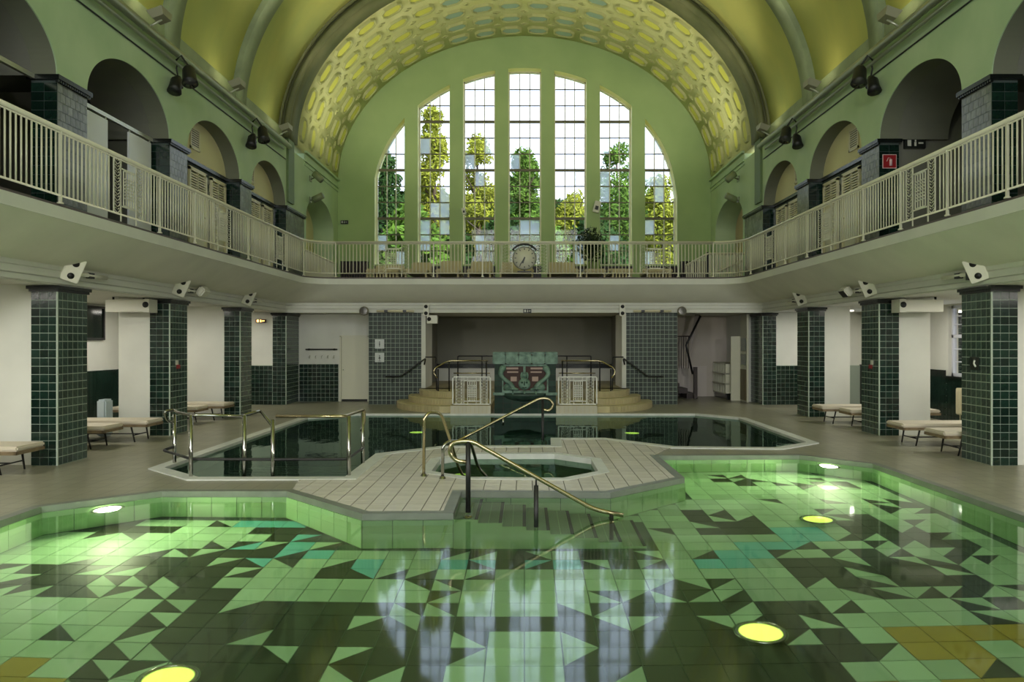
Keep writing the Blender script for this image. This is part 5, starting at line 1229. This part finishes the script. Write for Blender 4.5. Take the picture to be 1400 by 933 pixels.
# stair parapets at both corners of the far gallery
t = thing('stair_parapet', 'white sloping stair parapet at the left corner of the far gallery', 'parapet', (P(437, 0, 24).x, 24, 3.745))
Yp = 24.2; MB().plate([(P(417, 0, Yp).x, 3.76), (P(456, 0, Yp).x, 3.76), (P(456, 361, Yp).x, P(456, 361, Yp).z), (P(417, 343, Yp).x, P(417, 343, Yp).z)], [], lambda u, v, w_: Vector((u, Yp+w_, v)), .1).build('board', M_rail, t)
MB().tube([P(415, 341, Yp), P(457, 360, Yp)], .03, 8).build('handrail', M_rail, t)
t = thing('stair_parapet', 'white slatted sloping stair fence at the right corner of the far gallery', 'fence', (P(975, 0, 24).x, 24, 3.745))
for k in range(26):
    px = 939+k*3; y_ = 363-(px-939)*.5 if px < 967 else 346+0*px; p0 = P(px, y_, Yp); MB().box(p0.x-.02, p0.x+.02, Yp, Yp+.03, 3.76, p0.z).build('slat', M_rail, t)
MB().tube([P(938, 363, Yp), P(968, 347, Yp), P(1018, 347, Yp)], .035, 8).build('handrail', M_rail, t); MB().box(P(967, 0, Yp).x-.04, P(967, 0, Yp).x+.04, Yp-.02, Yp+.05, 3.76, P(967, 345, Yp).z).build('post', M_dark, t)
MB().tube([P(980, 372, Yp-.1), P(1016, 356, Yp-.1)], .03, 8).build('lower_rail', M_rail, t)
for px, py, lab in ((634, 289, 'small'), (816, 283, 'upright')):
    c = P(px, py, 29.25); t = thing('pier_speaker', '%s white speaker on the wall between two windows' % lab, 'speaker', tuple(c)); w2 = .07 if lab == 'small' else .12
    Mx = Matrix.Translation(c)@Matrix.Rotation(math.radians(-18 if px < 700 else 14), 4, 'Y'); MB().bevbox(-w2, w2, -.08, .08, -w2*1.8, w2*1.8, .015, Mx).build('box', M_fix, t); MB().box(-w2*.5, w2*.5, -.085, -.08, -w2, w2*.2, Mx).build('grille', M_dark, t); MB().cyl(c, (c.x, 29.4, c.z), .02, 6).build('arm', M_fix, t)
# ================================================================ outside: ground, trees, a house
MB().box(-60, 60, 30.2, 120, -1.2, -1).build('ground', mat('lawn', srt((96, 120, 60)), .9, var=.3, scale=.5))['kind'] = 'structure'
LM = {'y': mat('leaf_yellow_green', srt((136, 142, 50)), .5, island=.3), 'g': mat('leaf_green', srt((86, 116, 46)), .5, island=.35), 'd': mat('leaf_dark_green', srt((46, 70, 34)), .5, island=.35)}
for m_ in LM.values():
    b_ = m_.node_tree.nodes['Principled BSDF']; b_.inputs['Roughness'].default_value = .9; b_.inputs['Specular IOR Level'].default_value = .05
TR = [(522, 205, 30, 3, 'd', 'dark tree behind the first window'), (592, 143, 27, 1, 'y', 'tall yellow-green conifer behind the second window'), (652, 178, 30, 2, 'y', 'yellow-green tree behind the third window'), (717, 203, 24, 1, 'g', 'pointed green tree behind the middle window'),
      (782, 262, 34, 3, 'y', 'low bright tree behind the fifth window'), (843, 188, 34, 3, 'g', 'broad green tree behind the sixth window'), (906, 243, 30, 3, 'y', 'bright yellow-green tree behind the last window'),
      (690, 300, 50, 3, 'd', 'dark low tree standing between the third and middle windows'), (810, 300, 40, 3, 'd', 'dark low tree left of the sixth window'), (560, 285, 40, 3, 'g', 'green low tree between the first two windows'), (625, 320, 40, 3, 'd', 'dark bush under the second and third windows'), (750, 315, 45, 3, 'g', 'green bush under the fifth window')]
for k, (px, py, nm) in enumerate(((505, 262, 'leftmost'), (575, 250, 'second from the left'), (640, 262, 'third from the left'), (705, 262, 'fourth from the left'), (765, 275, 'third from the right'), (850, 262, 'second from the right'), (925, 285, 'rightmost'))): TR.append((px, py, 50, 3, 'd', 'deep green tree in the back row outside, '+nm))
for k, (px, py, hw, kind, mk, lab) in enumerate(TR):
    Y = 44+3*(k % 3)+(6 if k < 7 else -5) if k < 12 else 62; u = Y/F; x = (px-717)*u; zt_ = EYE-(py-467)*u; t = thing('tree', lab, 'tree', (x, Y, -1)); rw = hw*u*1.7
    MB().tube([(x, Y, -1), (x+.2, Y, zt_*.4), (x, Y, zt_*.92)], [.35, .22, .05], 8).build('trunk', MATS['bark'], t)
    rb = random.Random(k)
    for q in range(8): a = rb.random()*6.28; z0 = zt_*(.3+.07*q); MB().tube([(x, Y, z0), (x+math.cos(a)*rw*.6, Y+math.sin(a)*rw*.6, z0+rw*.5)], [.08, .03], 5).build('branch', MATS['bark'], t)
    cl_ = []
    hh = zt_+1
    for q in range(80 if k < 7 else 150):
        f_ = rb.random(); z = -1+hh*(.12+.85*f_); rr_ = rw*((1-f_)*1.35+.22 if kind < 3 else math.sqrt(max(.05, 1-(2*abs(f_-.45))**2))); a = rb.random()*6.28
        cl_.append((x+math.cos(a)*rr_*.75*rb.random()**.5, Y+math.sin(a)*rr_*.75, z, max(.6, rr_*.42)))
    def fn(r, cl_=cl_):
        c_ = r.choice(cl_); v = Vector((r.gauss(0, 1), r.gauss(0, 1), r.gauss(0, .8))).normalized()*c_[3]*(.5+.6*r.random()); return Vector(c_[:3])+v
    leaves('foliage', LM[mk], t, 12000 if k < 7 else 20000, fn, .34 if k < 7 else .45 if k < 12 else .75, k)
t = thing('house', 'brown-tiled house roof behind the last window at the right', 'house', (14.5, 62, -1)); u = 62/F
xa, xb = (872-717)*u, (950-717)*u
MB().box(xa, xb, 62, 70, -1, 7.2).build('wall', mat('brick_wall', srt((150, 128, 112)), .8), t)
for q in range(14):
    for r in range(8):
        xq = xa-.3+q*(xb-xa+.6)/14; zq = 7.0+r*.32; yq = 61.5+r*.5
        MB().box(xq+.02, xq+(xb-xa+.6)/14-.02, yq, yq+.6, zq, zq+.10+.02*(q % 2)).build('roof_tile', mat('roof_tile', srt((150, 118, 104)), .7, objvar=.2), t)
MB().box(xa, xb, 62, 70, 7.2, 9.0).build('gable', MATS['brick_wall'], t)
for q in range(2): MB().box(xa+.8+q*1.9, xa+1.8+q*1.9, 61.95, 62, 4.2, 5.8).build('window', mat('house_window', srt((60, 70, 76)), .1), t)
# added fill: unseen aisle ceiling lamps and floodlights near the camera
for s in (-1, 1):
    for k, Y in enumerate((9.8, 13.9, 17.7, 21.5)):
        t = tag(MB().bevbox(s*8.6-.6, s*8.6+.6, Y-.08, Y+.08, 2.735, 2.778, .01).build('added_ceiling_lamp', mat('aisle_fill', (1, .96, .86), .4, emit=AIS)), 'slim added fill lamp on the %s aisle ceiling, %s bay' % ('left' if s < 0 else 'right', ('nearest', 'second', 'third', 'farthest')[k]), 'lamp')
        area('aisle_fill_light', (s*8.6, Y, 2.72), (0, 0, -1), 1.2, .16, AISW, (1, .96, .86))  # added light that brightens the aisle below
    lp = Vector((s*6.75, 2.2, 3.0)); t = thing('floodlight', 'wide white added fill floodlight on the cornice of the %s side nearest the camera' % ('left' if s < 0 else 'right'), 'floodlight', tuple(lp))  # added fixture out of view, housing for a fill light
    dv = Vector((-s*.12, 1, .02)).normalized(); Mx = Matrix.Translation(lp)@dv.to_track_quat('-Z', 'Y').to_matrix().to_4x4()
    MB().bevbox(-.42, .42, -.17, .17, .01, .16, .03, Mx).build('housing', M_fix, t); MB().cyl(lp-dv*.1, (s*(XW-.03), 2.0, 3.0), .025, 8).build('arm', M_fix, t)
    area('front_fill', lp+dv*.01, dv, .76, .28, FRW, (1, .97, .88))
area('alcove_light', (0, 24.9, 2.6), (0, 0, -1), 3, .15, 9, (1, .95, .85))
